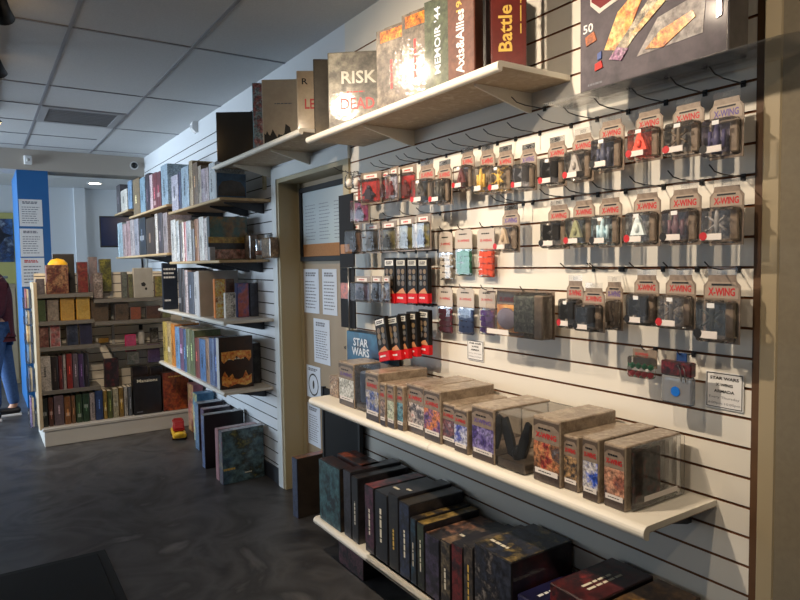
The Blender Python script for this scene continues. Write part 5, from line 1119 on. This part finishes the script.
# head with face
b = bmesh.new(); blob(b, (-.07, 0, 1.555), .092, .075, .112, 0, 3)
for s in (-1, 1): blob(b, (-.065, s*.077, 1.55), .018, .01, .028)
prism(b, [(-.158, 1.57), (-.186, 1.53), (-.156, 1.52)], -.012, .012, 'y')
h_ = obj('head', b, SKIN, t)
b = bmesh.new()
for s in (-1, 1): blob(b, (-.150, s*.03, 1.57), .008, .012, .008)
obj('eyes', b, INK, h_); b = bmesh.new(); blob(b, (-.150, 0, 1.495), .008, .024, .006); obj('mouth', b, plain((150, 80, 74)), h_)
b = bmesh.new(); blob(b, (-.055, 0, 1.585), .098, .086, .098, 0, 3)
for v in list(b.verts):
    if v.co.x < -.12 and v.co.z < 1.60: v.co.x = -.12
obj('hair', b, mat('dark_hair', (30, 24, 22), .6), t)
for k, (hx, hy, hz) in enumerate(((-.14, .19, .80), (-.18, -.18, .88))):   # hands
    nodes = [((hx+.01, hy, hz+.03), .026), ((hx-.02, hy, hz-.03), .028)]; ed = [(0, 1)]
    for f in range(4):
        n0 = len(nodes); dy = (f-1.5)*.016; L_ = (.05, .06, .056, .042)[f]
        nodes += [((hx-.025, hy+dy, hz-.045), .0095), ((hx-.034, hy+dy, hz-.05-L_*.5), .0085), ((hx-.026, hy+dy, hz-.05-L_), .0075)]
        ed += [(1, n0), (n0, n0+1), (n0+1, n0+2)]
    n0 = len(nodes); s = 1 if hy < 0 else -1
    nodes += [((hx-.03, hy+s*.028, hz-.01), .010), ((hx-.045, hy+s*.034, hz-.05), .0085)]; ed += [(0, n0), (n0, n0+1)]
    skinned('hand', nodes, ed, SKIN, t, 1)
for (fx, fy) in ((.05, .09), (-.12, -.10)):
    b = bmesh.new(); rbx(b, fx-.15, fx+.10, fy-.048, fy+.048, .022, .085, .026, 3); sh = obj('shoe', b, mat('black_shoe', (22, 22, 26), .5), t)
    b = bmesh.new(); rbx(b, fx-.155, fx+.105, fy-.05, fy+.05, 0, .024, .008, 2); obj('sole', b, PAPER, sh)

# ------------------------------------------------------------------ track lights
TX = .13
t = thing('light_track', 'white ceiling track carrying the spotlights along the aisle', 'light track', (TX, 2.4, CEIL))
b = bmesh.new(); rbx(b, -.017, .017, -3.6, 3.4, -.022, -.0005, .003); obj('rail', b, PAPER, t)
b = bmesh.new(); rbx(b, -.02, .02, -.1, .1, -.03, -.021, .003); obj('feed_box', b, PAPER, t)
LENS = emit('warm_lamp_lens', (255, 206, 140), 30)
def head(y, target, energy, label, size=100, blend=1, col=(1, .82, .62)):
    t = thing('track_spotlight', label, 'spotlight', (TX, y, CEIL-.023))
    b = bmesh.new(); tube(b, [(0, 0, 0), (0, 0, -.06)], .007, 8); bx(b, -.012, .012, -.02, .02, -.014, 0); obj('stem', b, BLACK, t)
    D = (Vector(target)-Vector((TX, y, CEIL-.11))).normalized()
    c = Vector((0, 0, -.087))
    b = bmesh.new(); tube(b, [c-D*.05, c-D*.045, c+D*.02, c+D*.065], .03, 18, taper=[.018, .03, .034, .042])
    obj('can', b, BLACK, t)
    b = bmesh.new(); tube(b, [c+D*.0655, c+D*.067], .037, 18); obj('lens', b, LENS, t)
    ld = bpy.data.lights.new('spot_lamp', 'SPOT'); ld.energy = energy; ld.spot_size = math.radians(size); ld.spot_blend = blend; ld.shadow_soft_size = .03; ld.color = col
    lo = bpy.data.objects.new('spot_lamp', ld); COL.objects.link(lo); lo.location = Vector((TX, y, CEIL-.023))+c+D*.08
    lo.rotation_euler = D.to_track_quat('-Z', 'Y').to_euler()
head(1.55, (WX, 1.85, 1.40), 140, 'black track spotlight aimed at the token bags', 108)
head(-.35, (WX, .9, .7), 18, 'black track spotlight behind the viewer aimed low')  # added fill lamp, warms the low wall by the trim
head(.75, (WX, 1.0, 1.35), 42, 'black track spotlight aimed at the packs by the trim')
head(2.55, (WX, 2.3, 1.5), 70, 'black track spotlight aimed at the high shelf games', 90)
head(3.2, (.95, 6.1, .75), 85, 'black track spotlight above the aisle aimed at the shelving unit', 60)  # unseen extra lamp, added to brighten the unit's slats from the front
head(4.1, (.95, 6.1, .6), 40, 'black track spotlight at the photo edge, nearer one')
head(5.5, (1.2, 6.1, .9), 45, 'black track spotlight at the photo edge, farther one')

def area(name, loc, rot, sx, sy, e, col):
    ld = bpy.data.lights.new(name, 'AREA'); ld.shape = 'RECTANGLE'; ld.size = sx; ld.size_y = sy; ld.energy = e; ld.color = col
    o = bpy.data.objects.new(name, ld); COL.objects.link(o); o.location = loc; o.rotation_euler = rot
    return o
DAY = (.72, .86, 1)
for y, e, sp in ((-1.4, 3, 180), (1.35, 3, 180), (4.2, 12, 180), (7.0, 92, 84), (9.6, 130, 150)):
    area('daylight', (-4.08, y, 1.35), (0, math.radians(-90), 0), 1.8, 2.2, e, DAY).data.spread = math.radians(sp)
w = bpy.data.worlds.new('world'); SC.world = w; w.use_nodes = True
w.node_tree.nodes['Background'].inputs['Color'].default_value = (.55, .7, 1, 1); w.node_tree.nodes['Background'].inputs['Strength'].default_value = .1
SC.view_settings.view_transform = 'Standard'; SC.view_settings.look = 'None'; SC.view_settings.gamma = 1; SC.view_settings.exposure = 0
SC.cycles.transparent_max_bounces = 24; SC.cycles.max_bounces = 8
